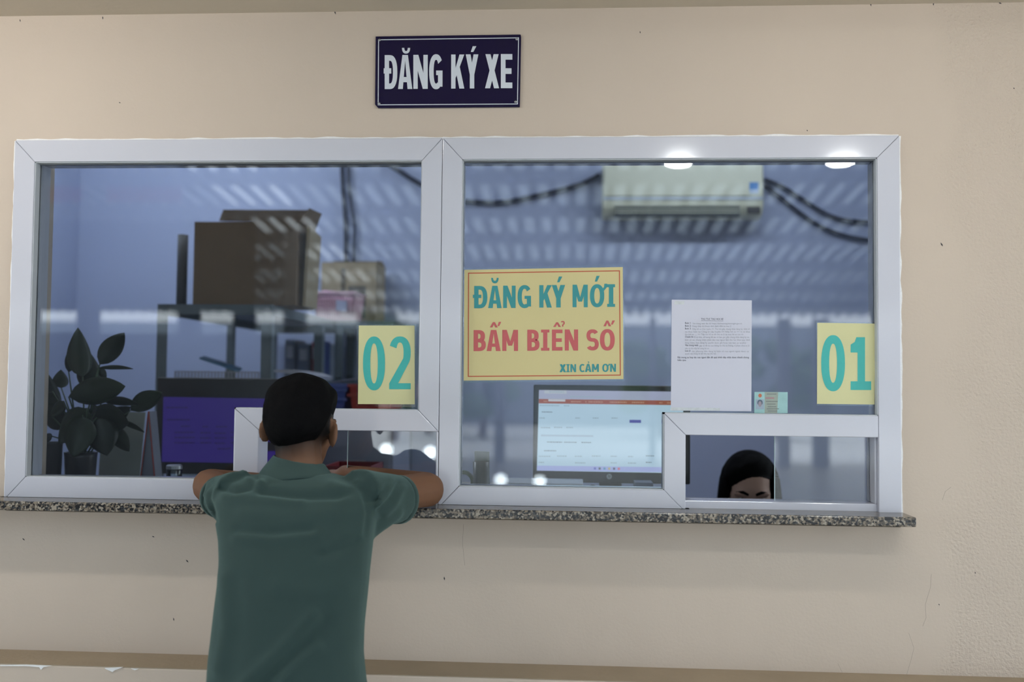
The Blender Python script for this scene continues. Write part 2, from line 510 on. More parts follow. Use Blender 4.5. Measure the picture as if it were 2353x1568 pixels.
tag(b.build('ceiling_office', 'ceil_in'), 'white ceiling of the office', kind='structure')
b = MB(); b.box(RX0, RX1, WT, RY1, 0, 0.01)
tag(b.build('floor_office', 'floor_in'), 'tiled floor of the office', kind='structure')

# ---- yard and shelter in front of the counter (seen mirrored in the glass)
b = MB(); b.box(-60, 60, -70, 10, -0.12, -0.02)
tag(b.build('ground', 'concrete'), 'pale concrete yard', kind='structure')
b = MB(); b.box(-12, 10, -16.8, 0, -0.02, 0.0)
tag(b.build('floor', 'hall_floor'), 'tiled floor of the waiting area', kind='structure')

MT['roof'] = mat('zinc_roof_sheet', (0.62, 0.70, 0.775, 1), 0.45, 0.06, 2, trans=0.40, spec=0.4)
MT['roof_rib'] = mat('shaded_rib', (0.09, 0.11, 0.15, 1), 0.45, 0.08)  # ribs coloured darker than the sheets to paint in their shading contrast
MT['skylight'] = mat('translucent_roof_sheet', (0.9, 0.93, 0.95, 1), 0.5, 0.05, trans=0.85)
MT['steel_paint'] = mat('grey_steel_paint', (0.20, 0.23, 0.28, 1), 0.5, 0.1)
def roof_z(y): return 1.48 + 3.3 - 0.1 * (2.63 - y)
def roof_sheet(x0, x1, name, m):
    P = 0.218
    ys = (-1.78, -16.6)
    for part, prof in ((name, ((0.006, 0), (0.118, 0))), ('roof_rib', ((0.118, 0.0), (0.142, -0.055), (0.200, -0.055), (0.224, 0.0)))):
        b = MB()
        for k in range(math.floor(x0 / P), math.floor(x1 / P)):
            n = len(prof)
            b.add([(k * P + dx, y, roof_z(y) + dz) for y in ys for dx, dz in prof], [(i, i + 1, i + 1 + n, i + n) for i in range(n - 1)])
        o = b.build(part, m if part == name else 'roof_rib', roof, flat=True)
        o['kind'] = 'stuff'
roof = thing('roof', (0, -9, 3.5), 'corrugated lean-to roof of the waiting area', None, None, 'structure')
sk = refl(570, 400, 8.2).x
for x0, x1, m in ((-12, sk - 0.45, 'roof'), (sk - 0.45, sk + 0.45, 'skylight'), (sk + 0.45, 10, 'roof')):
    roof_sheet(x0, x1, 'roof_sheet' if m == 'roof' else 'skylight_sheet', m)
for d in (3.4, 4.9, 6.4, 7.6, 8.9, 10.2, 11.8, 13.4, 14.9):
    y = -d; z = roof_z(y) - 0.06
    b = MB(); b.box(-12, 10, y - 0.03, y + 0.03, z - 0.15, z)
    b.build('purlin', 'steel_paint', roof)
for px, d, wd in ((675, 9.6, .24), (830, 16, .12), (1802, 16, .22), (1888, 16, .28), (1150, 16, .2), (1500, 16, .10)):
    p = refl(px, 800, d)
    b = MB(); b.box(p.x - wd / 2, p.x + wd / 2, p.y - .1, p.y + .1, 0, roof_z(p.y) - .2)
    o = b.build('roof_post', mat('post_paint_%d' % px, (0.42, 0.45, 0.50, 1), 0.5), roof)
# screen wall on the left
b = MB()
xa, xb = refl(-350, 800, 9).x, refl(842, 800, 9).x
b.box(xa, xb, -9.05, -8.95, 0, refl(400, 767, 9).z)
xc = refl(578, 800, 9).x
b.box(xa, xc, -9.05, -8.95, refl(400, 714, 9).z, roof_z(-9) - .22)
for px in (200, 433, 560):
    pp = refl(px, 740, 9).x; b.box(pp - .13, pp + .13, -9.04, -8.96, refl(400, 767, 9).z, refl(400, 714, 9).z)
tag(b.build('partition_screen', mat('dark_screen', (0.05, 0.06, 0.08, 1), 0.6)), 'dark partition wall with a clerestory slot, mirrored in the left pane', 'partition')
for i, (x0, x1) in enumerate(((112, 182), (245, 412))):
    a, c = refl(x0, 340, 8.0), refl(x1, 462, 8.0)
    b = MB(); b.box(a.x, c.x, -8.03, -8.0, c.z, a.z + 0.4)
    tag(b.build('hanging_banner', mat('red_banner_%d' % i, (0.35, 0.10, 0.13, 1), 0.7)),
        ('narrower' if i == 0 else 'wider') + ' dull red banner hanging under the roof, mirrored in the left pane', 'banner', 'banners under the roof')
# far side of the yard
b = MB(); p0, p1 = refl(200, 735, 32), refl(2600, 735, 32)
b.box(-40, 40, -34, -33, 0, p0.z)
far = tag(b.build('garden_wall', mat('far_wall', (0.22, 0.26, 0.30, 1), 0.8, 0.3, 0.5)), 'long grey wall across the yard, mirrored in the glass', 'wall')
leafm = mat('far_foliage', (0.10, 0.17, 0.08, 1), 0.8, 0.5, 3)
barkm = mat('far_bark', (0.12, 0.09, 0.06, 1), 0.9, 0.3)
def tree(px, d, h, r, label):
    p = refl(px, 880, d); t = thing('yard_tree', (p.x, p.y, 0), label, 'tree', 'trees across the yard')
    b = MB(); b.tube([(p.x, p.y, 0), (p.x + .05, p.y, h * .5), (p.x, p.y, h * .75)], [.12, .09, .05], 8); b.build('trunk', barkm, t)
    b = MB()
    for i in range(26):
        c = Vector((random.uniform(-1, 1) * r, random.uniform(-1, 1) * r * .7, h * .62 + random.uniform(-1, 1) * h * .33))
        rr = r * random.uniform(.22, .45)
        b.ell(Vector((p.x, p.y, 0)) + c, (rr, rr, rr * .8), None, 8, 6)
    b.build('crown', leafm, t)
tree(1110, 24, 2.6, 1.1, 'bushy green tree mirrored in the glass left of the bright monitor')
tree(985, 26, 2.4, 0.9, 'green tree mirrored beside the mullion')
tree(905, 22, 4.3, 1.0, 'taller green tree mirrored under the tan carton')
tree(1520, 26, 2.8, 1.0, 'green tree mirrored above the bright monitor')
tree(1790, 25, 2.9, 1.0, 'green tree mirrored to the right of the paper notice')
hp = refl(905, 990, 31)
b = MB(); b.box(hp.x - 1.4, hp.x + 1.4, -30.5, -29.5, 0, 1.9)
tag(b.build('kiosk', mat('pink_kiosk', (0.62, 0.36, 0.30, 1), 0.8)), 'pinkish low kiosk across the yard, mirrored by the left sliding pane', 'kiosk')
MT['globe'] = emis('globe_glow', (0.85, 0.95, 1, 1), 16)  # added glowing globes standing in for blurred light spots mirrored in the glass
for i, (px, py, lab) in enumerate(((884, 1036, 'added glowing globe for a light spot mirrored over the forearm, left one'), (986, 1042, 'added glowing globe for a light spot mirrored beside the mullion'),
                    (1150, 1104, 'added glowing globe for a light spot mirrored right of the pen cup'), (1240, 1108, 'added glowing globe for a light spot mirrored at the corner of the bright monitor'))):
    p = refl(px, py, 9.5)
    t = thing('light_spot_globe', (p.x, p.y, 0), lab, 'lamp', 'added globes for mirrored light spots')
    b = MB(); b.lathe([(.05, 0), (.04, .02), (.03, p.z - .05), (.05, p.z - .04)], (p.x, p.y, 0), 12); b.build('post', 'steel_paint', t)
    b = MB(); b.ell(p, (.075, .075, .075)); b.build('globe', 'globe', t, True)
# round lamps under the soffit; the rightmost, out of view, is added for more light
MT['lamp_face'] = emis('lamp_face', (0.97, 1, 0.98, 1), 110)
for i, (px, lab) in enumerate(((1561, 'round ceiling lamp mirrored in front of the air conditioner'), (1936, 'round ceiling lamp mirrored at the top right corner of the glass'), (2311, 'added round ceiling lamp, unseen, over the right end of the sill'))):
    p = refl(px, 369, 1.66)
    t = thing('ceiling_lamp', (p.x, p.y, CEIL_Z), lab, 'lamp', 'round soffit lamps')
    b = MB(); b.lathe([(.066, 0), (.066, -.035), (.060, -.041)], (p.x, p.y, CEIL_Z), 28); b.build('lamp_rim', 'upvc', t)
    b = MB(); b.lathe([(.059, -.040), (.058, -.046), (.045, -.053), (.02, -.057), (.004, -.058)], (p.x, p.y, CEIL_Z), 28); b.build('diffuser', 'lamp_face', t, True)



# added fill battens under the soffit, out of view, to brighten the upper wall
for i, x in enumerate((-1.75, 0.75)):
    tl = thing('added_batten', (x, -0.85, CEIL_Z), ('left' if i == 0 else 'right') + ' added batten under the soffit, unseen, filling light on the upper wall', 'light', 'added fill battens under the soffit')
    b = MB(); b.box(x - .62, x + .62, -.88, -.82, CEIL_Z - .03, CEIL_Z); b.build('fixture', 'upvc', tl, bevel=.006)
    b = MB(); b.box(x - .60, x + .60, -.875, -.825, CEIL_Z - .055, CEIL_Z - .03); b.build('diffuser', emis('added_batten_glow_%d' % i, (1, .97, .92, 1), FILL_BATTEN[i]), tl, bevel=.01)
# =================================================================== LETTERING
def sgn(v): return (v > 0) - (v < 0)
def sup(cx, cy, rx, ry, a, n=2.3):
    c, s_ = math.cos(a), math.sin(a)
    return (cx + rx * sgn(c) * abs(c) ** (2 / n), cy + ry * sgn(s_) * abs(s_) ** (2 / n))
def ring(cx, cy, rx, ry, tx, ty, a0, a1, n=28, e=2.3):
    out = []
    for i in range(n):
        u, v = math.radians(a0 + (a1 - a0) * i / n), math.radians(a0 + (a1 - a0) * (i + 1) / n)
        out.append([sup(cx, cy, rx, ry, u, e), sup(cx, cy, rx, ry, v, e), sup(cx, cy, rx - tx, ry - ty, v, e), sup(cx, cy, rx - tx, ry - ty, u, e)])
    return out
def rect(x0, y0, x1, y1): return [(x0, y0), (x1, y0), (x1, y1), (x0, y1)]
def dshape(y0, y1, x1, tx, ty, n=14):
    cy, ry = (y0 + y1) / 2, (y1 - y0) / 2
    xa = x1 * 0.42
    o = [(0, y1)] + [sup(xa, cy, x1 - xa, ry, math.radians(90 - 180 * i / n), 2.4) for i in range(n + 1)] + [(0, y0)]
    q = [(0, y1 - ty)] + [sup(xa, cy, x1 - xa - tx, ry - ty, math.radians(90 - 180 * i / n), 2.4) for i in range(n + 1)] + [(0, y0 + ty)]
    return [[o[i], o[i + 1], q[i + 1], q[i]] for i in range(len(o) - 1)]
def glyph(ch, tx, ty):
    dx = tx * 1.08
    if ch == 'D': return [rect(0, 0, tx, 1)] + dshape(0, 1, 1, tx, ty)
    if ch == 'B':
        h = (1 + ty) / 2
        return [rect(0, 0, tx, 1)] + dshape(0, h, 1, tx, ty) + dshape(1 - h, 1, 0.93, tx, ty)
    if ch == 'A':
        t = dx * 1.15
        return [[(0, 0), (dx, 0), (.5 + t * .08, 1), (.5 - t / 2, 1)], [(1, 0), (1 - dx, 0), (.5 - t * .08, 1), (.5 + t / 2, 1)], rect(.2, .2, .8, .2 + ty * .92)]
    if ch == 'N': return [rect(0, 0, tx * .95, 1), rect(1 - tx * .95, 0, 1, 1), [(0, 1), (dx, 1), (1, 0), (1 - dx, 0)]]
    if ch == 'M':
        return [rect(0, 0, tx, 1), rect(1 - tx, 0, 1, 1), [(0, 1), (dx, 1), (.5 + tx * .3, .25), (.5 - tx * .45, .25)], [(1, 1), (1 - dx, 1), (.5 - tx * .3, .25), (.5 + tx * .45, .25)]]
    if ch == 'K': return [rect(0, 0, tx, 1), [(tx * .9, .56), (1 - dx * 1.02, 1), (1, 1), (tx * .9, .27)], [(.36, .50), (.36 + dx * .72, .70), (1, 0), (1 - dx * 1.05, 0)]]
    if ch == 'Y': return [rect(.5 - tx / 2, 0, .5 + tx / 2, .44), [(0, 1), (dx, 1), (.5 + tx / 2, .40), (.5 - tx / 2, .40)], [(1, 1), (1 - dx, 1), (.5 - tx / 2, .40), (.5 + tx / 2, .40)]]
    if ch == 'X': return [[(0.03, 1), (dx + .03, 1), (1, 0), (1 - dx, 0)], [(.97 - dx, 1), (.97, 1), (dx, 0), (0, 0)]]
    if ch == 'E': return [rect(0, 0, tx, 1), rect(0, 0, 1, ty), rect(0, 1 - ty, 1, 1), rect(0, .5 - ty / 2, .93, .5 + ty / 2)]
    if ch == 'I': return [rect(.5 - tx / 2, 0, .5 + tx / 2, 1), rect(0, 0, 1, ty * .8), rect(0, 1 - ty * .8, 1, 1)]
    if ch in 'O0': return ring(.5, .5, .5, .51, tx, ty, 0, 360, 44, 2.25)
    if ch == 'C': return ring(.54, .5, .54, .51, tx, ty, 48, 312)
    if ch == 'G': return ring(.52, .5, .52, .515, tx, ty, 38, 300) + [rect(.52, .40, 1, .40 + ty * .82), rect(1 - tx, .06, 1, .5)]
    if ch == 'S':
        h = (1 + ty) / 2
        return ring(.5, 1 - h / 2, .48, h / 2, tx * .95, ty, 28, 270) + ring(.5, h / 2, .5, h / 2, tx * .95, ty, 90, -150)
    if ch == '2':
        a = math.radians(-32)
        p, q = sup(.5, .70, .5, .31, a), sup(.5, .70, .5 - tx, .31 - ty, a)
        return ring(.5, .70, .5, .31, tx, ty, 158, -32) + [[p, q, (0.0, ty * .98), (tx * 1.25, ty * .98)], rect(0, 0, 1, ty)]
    if ch == '1': return [rect(.335, 0, .70, 1), rect(0, 0, 1, ty), [(0, .71), (.34, .71), (.34, 1), (.28, 1), (.2, .91), (0, .86)]]
    if ch == 'breve': return ring(.5, 1.0, .5, 1.0, tx, .45, 180, 360)
    if ch == 'acute': return [[(0, 0), (.45, 0), (1, 1), (.35, 1)]]
    if ch == 'hat': return [[(0, 0), (.32, 0), (.55, .75), (.38, 1)], [(1, 0), (.68, 0), (.45, .75), (.62, 1)], [(.38, 1), (.62, 1), (.6, .6), (.4, .6)]]
    if ch == 'hook': return ring(.45, .64, .5, .36, .32, .2, 150, -90, 14) + [rect(.3, 0, .62, .36)]
    if ch == 'horn': return [[(0, .1), (.45, 0), (1, .55), (1, 1), (.55, 1), (.5, .55)]]
    if ch == 'rect': return [rect(0, 0, 1, 1)]

def lettering(name, items, zs, ox, oy, Y, m, parent):
    """items: (glyph, x0, x1, ytop_at_left.., ybase, tx, ty) in zoom coordinates of one close-up; flat print."""
    b = MB(); cnt = 0
    for ch, x0, x1, yt, yb, tx, ty in items:
        cnt += 1
        for k, poly in enumerate(glyph(ch, tx, ty)):
            b.poly([at(ox + (x0 + (x1 - x0) * u) / zs, oy + (yb + (yt - yb) * v) / zs, Y - (k % 6) * 4e-5 - (2.5e-4 if ch in ('rect', 'horn') else 0)) for u, v in poly])
    o = b.build(name, m, parent, flat=True)
    # one skin, facing the yard
    me = o.data
    for p in me.polygons:
        if p.normal.y > 0: p.flip()
    return o

def sheet(name, quad, Y, th, m, parent=None, bevel=0.0):
    b = MB(); b.slab([at(x, y, Y) for x, y in quad], (0, th, 0))
    return b.build(name, m, parent, bevel=bevel)

def outline(name, quad, wpx, Y, m, parent):
    b = MB(); cx = sum(q[0] for q in quad) / 4; cy = sum(q[1] for q in quad) / 4
    inn = [(x + wpx * (1 if x < cx else -1), y + wpx * (1 if y < cy else -1)) for x, y in quad]
    for i in range(4):
        j = (i + 1) % 4
        b.poly([at(*quad[i], Y), at(*quad[j], Y), at(*inn[j], Y), at(*inn[i], Y)])
    return b.build(name, m, parent, flat=True)

# --- navy enamel sign on the wall
p = at(1030, 248, -0.006)
sg = thing('enamel_sign', p, 'navy blue enamel sign reading ĐĂNG KÝ XE above the windows', 'sign')
sheet('plate', [(863, 83.5), (1196.5, 79), (1197.5, 85), (1194.5, 246), (869, 248.5), (861.5, 240)], -0.006, 0.005, 'enamel', sg, 0.001)
outline('border_line', [(869, 90.5), (1192.5, 86), (1190, 240), (868, 242)], 1.9, -0.0066, 'enamel_w', sg)
S1 = (6.192, 840, 60)
def yy(x, a, b_): return a + (b_ - a) * (x - 258) / (2088 - 258)
it = []
for ch, x0, x1, tx in (('D', 272, 452, .385), ('A', 462, 665, .345), ('N', 680, 885, .355), ('G', 905, 1095, .375), ('K', 1218, 1405, .37), ('Y', 1425, 1605, .39), ('X', 1700, 1900, .37), ('E', 1925, 2088, .45)):
    it.append((ch, x0, x1, yy(x0, 413, 396), yy(x0, 897, 882), tx * .90, .165))
it += [('rect', 258, 366, 600, 676, 1, 1), ('breve', 518, 634, 310, 392, .29, 1), ('acute', 1497, 1577, 286, 368, 1, 1)]
lettering('lettering', it, *S1, -0.0067, 'enamel_w', sg)
for x, y in ((872, 92), (1188, 90), (871, 238), (1185, 234)):
    c = at(x, y, -0.0062); b = MB()
    b.tube([c, c + Vector((0, -0.002, 0))], [.0042, .003], 10); b.build('screw', 'steel', sg, True)

# --- big yellow notice
NY = GY - 0.002
nt_ = thing('yellow_notice', at(1250, 873, NY), 'yellow laminated notice reading ĐĂNG KÝ MỚI BẤM BIỂN SỐ', 'notice')
sheet('laminate', [(1064, 617), (1433, 607), (1436, 876), (1066, 880)], NY, 0.0008, 'lamin', nt_)
sheet('paper', [(1067, 620.5), (1431, 614), (1432.5, 871.5), (1065.5, 875)], NY - 0.0006, 0.0006, 'yellow', nt_)
outline('border_line', [(1075.5, 627), (1424.5, 621.5), (1426.5, 863.5), (1075, 866.5)], 2.2, NY - 0.0009, 'red_line', nt_)
S2 = (4.3556, 1020, 560)
def l1(x, a, b_): return a + (b_ - a) * (x - 290) / (1713 - 290)
it = []
for ch, x0, x1, tx in (('D', 303, 435, .33), ('A', 443, 578, .31), ('N', 593, 718, .32), ('G', 738, 872, .31), ('K', 955, 1080, .33), ('Y', 1080, 1213, .33), ('M', 1288, 1440, .26), ('O', 1462, 1605, .30), ('I', 1634, 1713, .56)):
    it.append((ch, x0, x1, l1(x0, 425, 406), l1(x0, 648, 633), tx, .165))
it += [('rect', 290, 374, 512, 545, 1, 1), ('breve', 473, 548, 343, 398, .26, 1), ('acute', 1133, 1185, 330, 388, 1, 1), ('acute', 1510, 1560, 323, 381, 1, 1), ('horn', 1572, 1634, 402, 475, 1, 1)]
lettering('teal_lettering', it, *S2, NY - 0.0011, 'teal', nt_)
it = []
for ch, x0, x1, tx in (('B', 298, 420, .36), ('A', 428, 568, .31), ('M', 585, 742, .26), ('B', 835, 957, .36), ('I', 973, 1056, .5), ('E', 1082, 1187, .38), ('N', 1210, 1343, .32), ('S', 1425, 1550, .32), ('O', 1562, 1710, .30)):
    it.append((ch, x0, x1, l1(x0, 866, 857), l1(x0, 1077, 1068), tx, .17))
it += [('hat', 460, 540, 786, 840, 1, 1), ('acute', 536, 574, 784, 826, 1, 1), ('hat', 1094, 1172, 788, 835, 1, 1), ('hook', 1170, 1212, 775, 832, 1, 1), ('hat', 1596, 1675, 771, 828, 1, 1), ('acute', 1672, 1712, 770, 812, 1, 1)]
lettering('red_lettering', it, *S2, NY - 0.0011, 'red_print', nt_)
it = []
for ch, x0, x1, tx in (('X', 1157, 1223, .33), ('I', 1226, 1258, .5), ('N', 1266, 1323, .30), ('C', 1357, 1412, .30), ('A', 1412, 1476, .3), ('M', 1482, 1551, .26), ('O', 1585, 1648, .28), ('N', 1664, 1722, .30)):
    it.append((ch, x0, x1, 1208 - (x0 - 1157) * .008, 1288 - (x0 - 1157) * .008, tx, .17))
it += [('hook', 1437, 1456, 1180, 1202, 1, 1), ('horn', 1632, 1662, 1204, 1230, 1, 1)]
lettering('small_teal_lettering', it, *S2, NY - 0.0011, 'teal', nt_)

# --- number signs
n2 = thing('number_sign', at(888, 930, NY), 'pale yellow number 02 sign left of the mullion', 'sign', 'window number signs')
sheet('laminate', [(820, 746.5), (957, 745), (954, 936), (820, 934)], NY, 0.0008, 'lamin', n2)
sheet('paper', [(824.5, 748.5), (952.5, 748.5), (953, 929.5), (822.5, 929)], NY - 0.0006, 0.0006, 'yellow2', n2)
lettering('number', [('0', 1435, 1582, 275, 628, .33, .13), ('2', 1610, 1753, 275, 624, .33, .115)], 2.904, 340, 680, NY - 0.0011, 'teal2', n2)
n1 = thing('number_sign', at(1945, 930, NY), 'pale yellow number 01 sign by the right jamb', 'sign', 'window number signs')
sheet('laminate', [(1875, 739), (2014.5, 741), (2013, 934), (1877, 932)], NY, 0.0008, 'lamin', n1)
sheet('paper', [(1878, 742), (2011, 744), (2009.5, 930), (1877.5, 928.5)], NY - 0.0006, 0.0006, 'yellow2', n1)
lettering('number', [('0', 1518, 1732, 438, 935, .335, .155), ('1', 1783, 1968, 452, 928, .38, .165)], 3.9217, 1500, 660, NY - 0.0011, 'teal2', n1)

# --- white printed notice
def text_mesh(body, size, spacing=1.0, bold=0.0):
    c = bpy.data.curves.new('tmp', 'FONT'); c.body = body; c.size = size; c.space_word = spacing; c.offset = bold
    c.resolution_u = 2
    o = bpy.data.objects.new('tmp', c); COL.objects.link(o)
    dg = bpy.context.evaluated_depsgraph_get()
    me = bpy.data.meshes.new_from_object(o.evaluated_get(dg))
    bpy.data.objects.remove(o); bpy.data.curves.remove(c)
    return me
def text_on(name, lines, Y, m, parent, org, up=(0, 0, 1)):
    """lines: (text, x_px, baseline_px, height_px, width_px or None, bold) printed on plane y = Y."""
    b = MB()
    for body, x, y, h, wd, bold in lines:
        me = text_mesh(body, 1.0, 1.0, bold)
        co = [v.co.copy() for v in me.vertices]
        if not co: continue
        xs = [v.x for v in co]; x0, x1 = min(xs), max(xs)
        k = h / 0.72
        kx = (wd / (x1 - x0)) if wd else k * .8
        n = len(b.v)
        b.v += [tuple(at(x + (v.x - x0) * kx, y - v.y * k, Y)) for v in co]
        b.f += [tuple(i + n for i in p.vertices) for p in me.polygons]
        bpy.data.meshes.remove(me)
    o = b.build(name, m, parent, flat=True)
    o['kind'] = 'stuff'
    for p in o.data.polygons:
        if p.normal.y > 0: p.flip()
    return o
pn = thing('paper_notice', at(1635, 945, NY), 'white printed A4 notice taped to the right pane', 'notice')
sheet('paper', [(1543.5, 689), (1727.5, 690.5), (1726.5, 945.5), (1541.5, 944)], NY, 0.0008, 'paper', pn)
PYt = NY - 0.0003
rows_b = [('THU TUC THU HOI XE', 1611, 735.8, 4.6, 51, .01), ('Buóc 1:', 1574, 744.5, 4.2, 14, .012), ('Buóc 2:', 1574, 751, 4.2, 14, .012), ('Buóc 3:', 1574, 757.3, 4.2, 14, .012),
          ('Chuân bi:', 1574, 776.3, 4.2, 19, .012), ('Vào trang web:', 1574, 795.5, 4.2, 31, .012), ('Luu ý:', 1574, 808.3, 4.2, 13, .012),
          ('Rât mong su hop tác cua nguoi dân dê quá trình tiêp nhân duoc nhanh chóng', 1557, 823.5, 4.3, 164, .012), ('hiêu qua.', 1557, 829.8, 4.3, 20, .012)]
rows = [('Vào trang web dia chi https://dichvucong.bocongan.gov.vn', 1591, 745.5, 4, 114, 0), ('Dang nhâp tài khoan dinh danh diên tu muc 2', 1591, 751.6, 4, 89, 0),
        ('Nôp hô so truc tuyên => Thu hôi giây chung nhân dang ký, biên sô', 1591, 758.2, 4, 132, 0), ('xe thuc hiên tai Công an câp huyên => Nôp hô so => In tò khai', 1574, 764.5, 4, 149, 0),
        ('thu hôi xe ...... => Tiêp tuc hô so dê chò xu lý tai muc hô so cua tôi', 1574, 770.5, 4, 134, 0), ('02 tò khai, sô luong dê sao và ban goc giây chung nhân dang ký xe,', 1594, 777, 4, 128, 0),
        ('biên sô xe, chung nhân nhân dân cua nguoi làm thu tuc theo quy dinh', 1574, 783.3, 4, 149, 0), ('dang kiêm, ban dang ký quyên duoc ghi hoac van ban uy quyên)', 1574, 790, 4, 140, 0),
        ('gap xe dê tra cuu thông tin chu xe không, vi pham chua xu lý', 1607, 796.4, 4, 115, 0), ('nêu có thì nôp bô sung hô so.', 1574, 802.6, 4, 56, 0),
        ('các phuong tiên dang ký biên sô cua nguoi ngoài duoc uy', 1590, 809.4, 4, 131, 0), ('quyên vào trang dê làm thu tuc thu hôi.', 1574, 815, 4, 72, 0)]
text_on('bold_print', rows_b, PYt, 'ink', pn, None)
text_on('body_print', rows, PYt, 'ink_soft', pn, None)
sheet('title_underline', [(1611, 737.3), (1662, 737.8), (1662, 738.4), (1611, 737.9)], PYt, 0.0002, 'ink', pn)
sheet('tape', [(1551, 692), (1573, 692.5), (1572, 700), (1549, 699.5)], PYt, 0.0002, 'tape', pn)
sheet('tape', [(1541, 936.5), (1655, 938), (1654, 944.5), (1540, 943.5)], PYt, 0.0002, 'tape', pn)

# --- identity card tucked behind the frame bar
idc = thing('identity_card', at(1772, 948, NY), 'small turquoise identity card standing on the frame bar', 'card')
sheet('card', [(1733.5, 901), (1810, 901.5), (1810, 950), (1733, 950)], NY, 0.0008, mat('card_teal', lin(150, 190, 190), 0.35, 0.15, 40), idc, 0.0003)
sheet('card_centre', [(1757, 901.5), (1788, 902), (1786, 950), (1757, 950)], NY - 0.0002, 0.0002, mat('card_beige', lin(150, 160, 150), 0.4, 0.1, 60), idc)
b = MB(); b.poly([at(*sup(1746.5, 909.5, 4, 4.4, math.radians(a), 2), NY - 0.0004) for a in range(0, 360, 20)]); b.build('emblem', mat('emblem_orange', lin(190, 110, 80), 0.5), idc, flat=True)
sheet('portrait', [(1736.5, 918), (1755.5, 918), (1755.5, 941), (1736, 941)], NY - 0.0003, 0.0002, mat('portrait_bg', lin(150, 165, 180), 0.5), idc)
b = MB(); b.poly([at(*sup(1746.3, 925.5, 6.2, 6.5, math.radians(a), 2.2), NY - 0.0004) for a in range(0, 360, 20)]); b.build('portrait_hair', mat('portrait_hair', lin(85, 100, 115), 0.6), idc, flat=True)
b = MB(); b.poly([at(*sup(1746.3, 929, 3.8, 6.6, math.radians(a), 2.2), NY - 0.0006) for a in range(0, 360, 20)]); b.build('portrait_face', mat('portrait_face', lin(150, 140, 150), 0.6), idc, flat=True)
b = MB()
for y, x0, x1 in ((906, 1762, 1784), (923, 1760, 1787), (929, 1762, 1782), (935, 1764, 1784), (940, 1762, 1790), (945, 1764, 1786)):
    b.poly([at(x0, y - .8, NY - .0004), at(x1, y - .8, NY - .0004), at(x1, y + .8, NY - .0004), at(x0, y + .8, NY - .0004)])
o_ = b.build('card_print', mat('card_ink', lin(110, 118, 118), 0.6), idc, flat=True)
o_['kind'] = 'stuff'
b = MB(); b.poly([at(1759, 913.5, NY - .0004), at(1779, 913.5, NY - .0004), at(1779, 917, NY - .0004), at(1759, 917, NY - .0004)]); b.build('card_title', mat('card_red', lin(165, 130, 135), 0.6), idc, flat=True)

# =================================================================== OFFICE THINGS
MT['counter'] = mat('worn_counter_top', (0.30, 0.28, 0.26, 1), 0.4, 0.1, 12)
MT['counter_b'] = mat('counter_board', (0.35, 0.33, 0.32, 1), 0.6, 0.1, 6)
CZ = 1.118
ct = thing('service_counter', (-0.4, 0.5, 0.01), 'long office counter behind the glass', 'counter')
b = MB()
b.slab([(-2.3, WT + .004, CZ - .03), (1.9, WT + .004, CZ - .03), (1.9, .62, CZ - .03), (-.15, .62, CZ - .03), (-.15, 1.0, CZ - .03), (-2.3, 1.0, CZ - .03)], (0, 0, .03)); b.build('worktop', 'counter', ct, bevel=.003)
b = MB(); b.box(-2.28, -0.17, WT + .02, WT + .04, 0.01, CZ - .03); b.build('front_panel', 'counter_b', ct)
b = MB(); b.box(-0.17, 1.88, WT + .02, WT + .04, 0.01, CZ - .03); b.build('front_panel', 'counter_b', ct)
for x0, y1 in ((-2.28, .98), (-1.2, .98), (-.2, .98), (1.86, .6)):
    b = MB(); b.box(x0, x0 + .02, WT + .04, y1, 0.01, CZ - .03); b.build('side_panel', 'counter_b', ct)

MT['bezel'] = mat('black_bezel', (0.012, 0.012, 0.014, 1), 0.35, 0.1)
MT['screen_purple'] = emis('screen_purple', lin(52, 32, 128), 0.0)
def flat_emit(name, col, s):
    m = bpy.data.materials.new(name); m.use_nodes = True; nt = m.node_tree
    p = nt.nodes['Principled BSDF']; p.inputs['Base Color'].default_value = (0.02, 0.02, 0.02, 1); p.inputs['Roughness'].default_value = 0.35
    n = nt.nodes.new('ShaderNodeTexNoise'); n.inputs['Scale'].default_value = 3
    tc = nt.nodes.new('ShaderNodeTexCoord'); nt.links.new(tc.outputs['Object'], n.inputs['Vector'])
    mx = nt.nodes.new('ShaderNodeMix'); mx.data_type = 'RGBA'
    mx.inputs['A'].default_value = [c * .94 for c in col[:3]] + [1]; mx.inputs['B'].default_value = [c * 1.06 for c in col[:3]] + [1]
    nt.links.new(n.outputs['Fac'], mx.inputs['Factor']); nt.links.new(mx.outputs['Result'], p.inputs['Emission Color'])
    p.inputs['Emission Strength'].default_value = s
    return m
def quad_px(pts, Y): return [at(x, y, Y) for x, y in pts]
def px_rects(name, rects, Y, m, parent):
    b = MB()
    for x0, y0, x1, y1 in rects: b.poly(quad_px([(x0, y0), (x1, y0), (x1, y1), (x0, y1)], Y))
    o = b.build(name, m, parent, flat=True)
    for p in o.data.polygons:
        if p.normal.y > 0: p.flip()
    return o
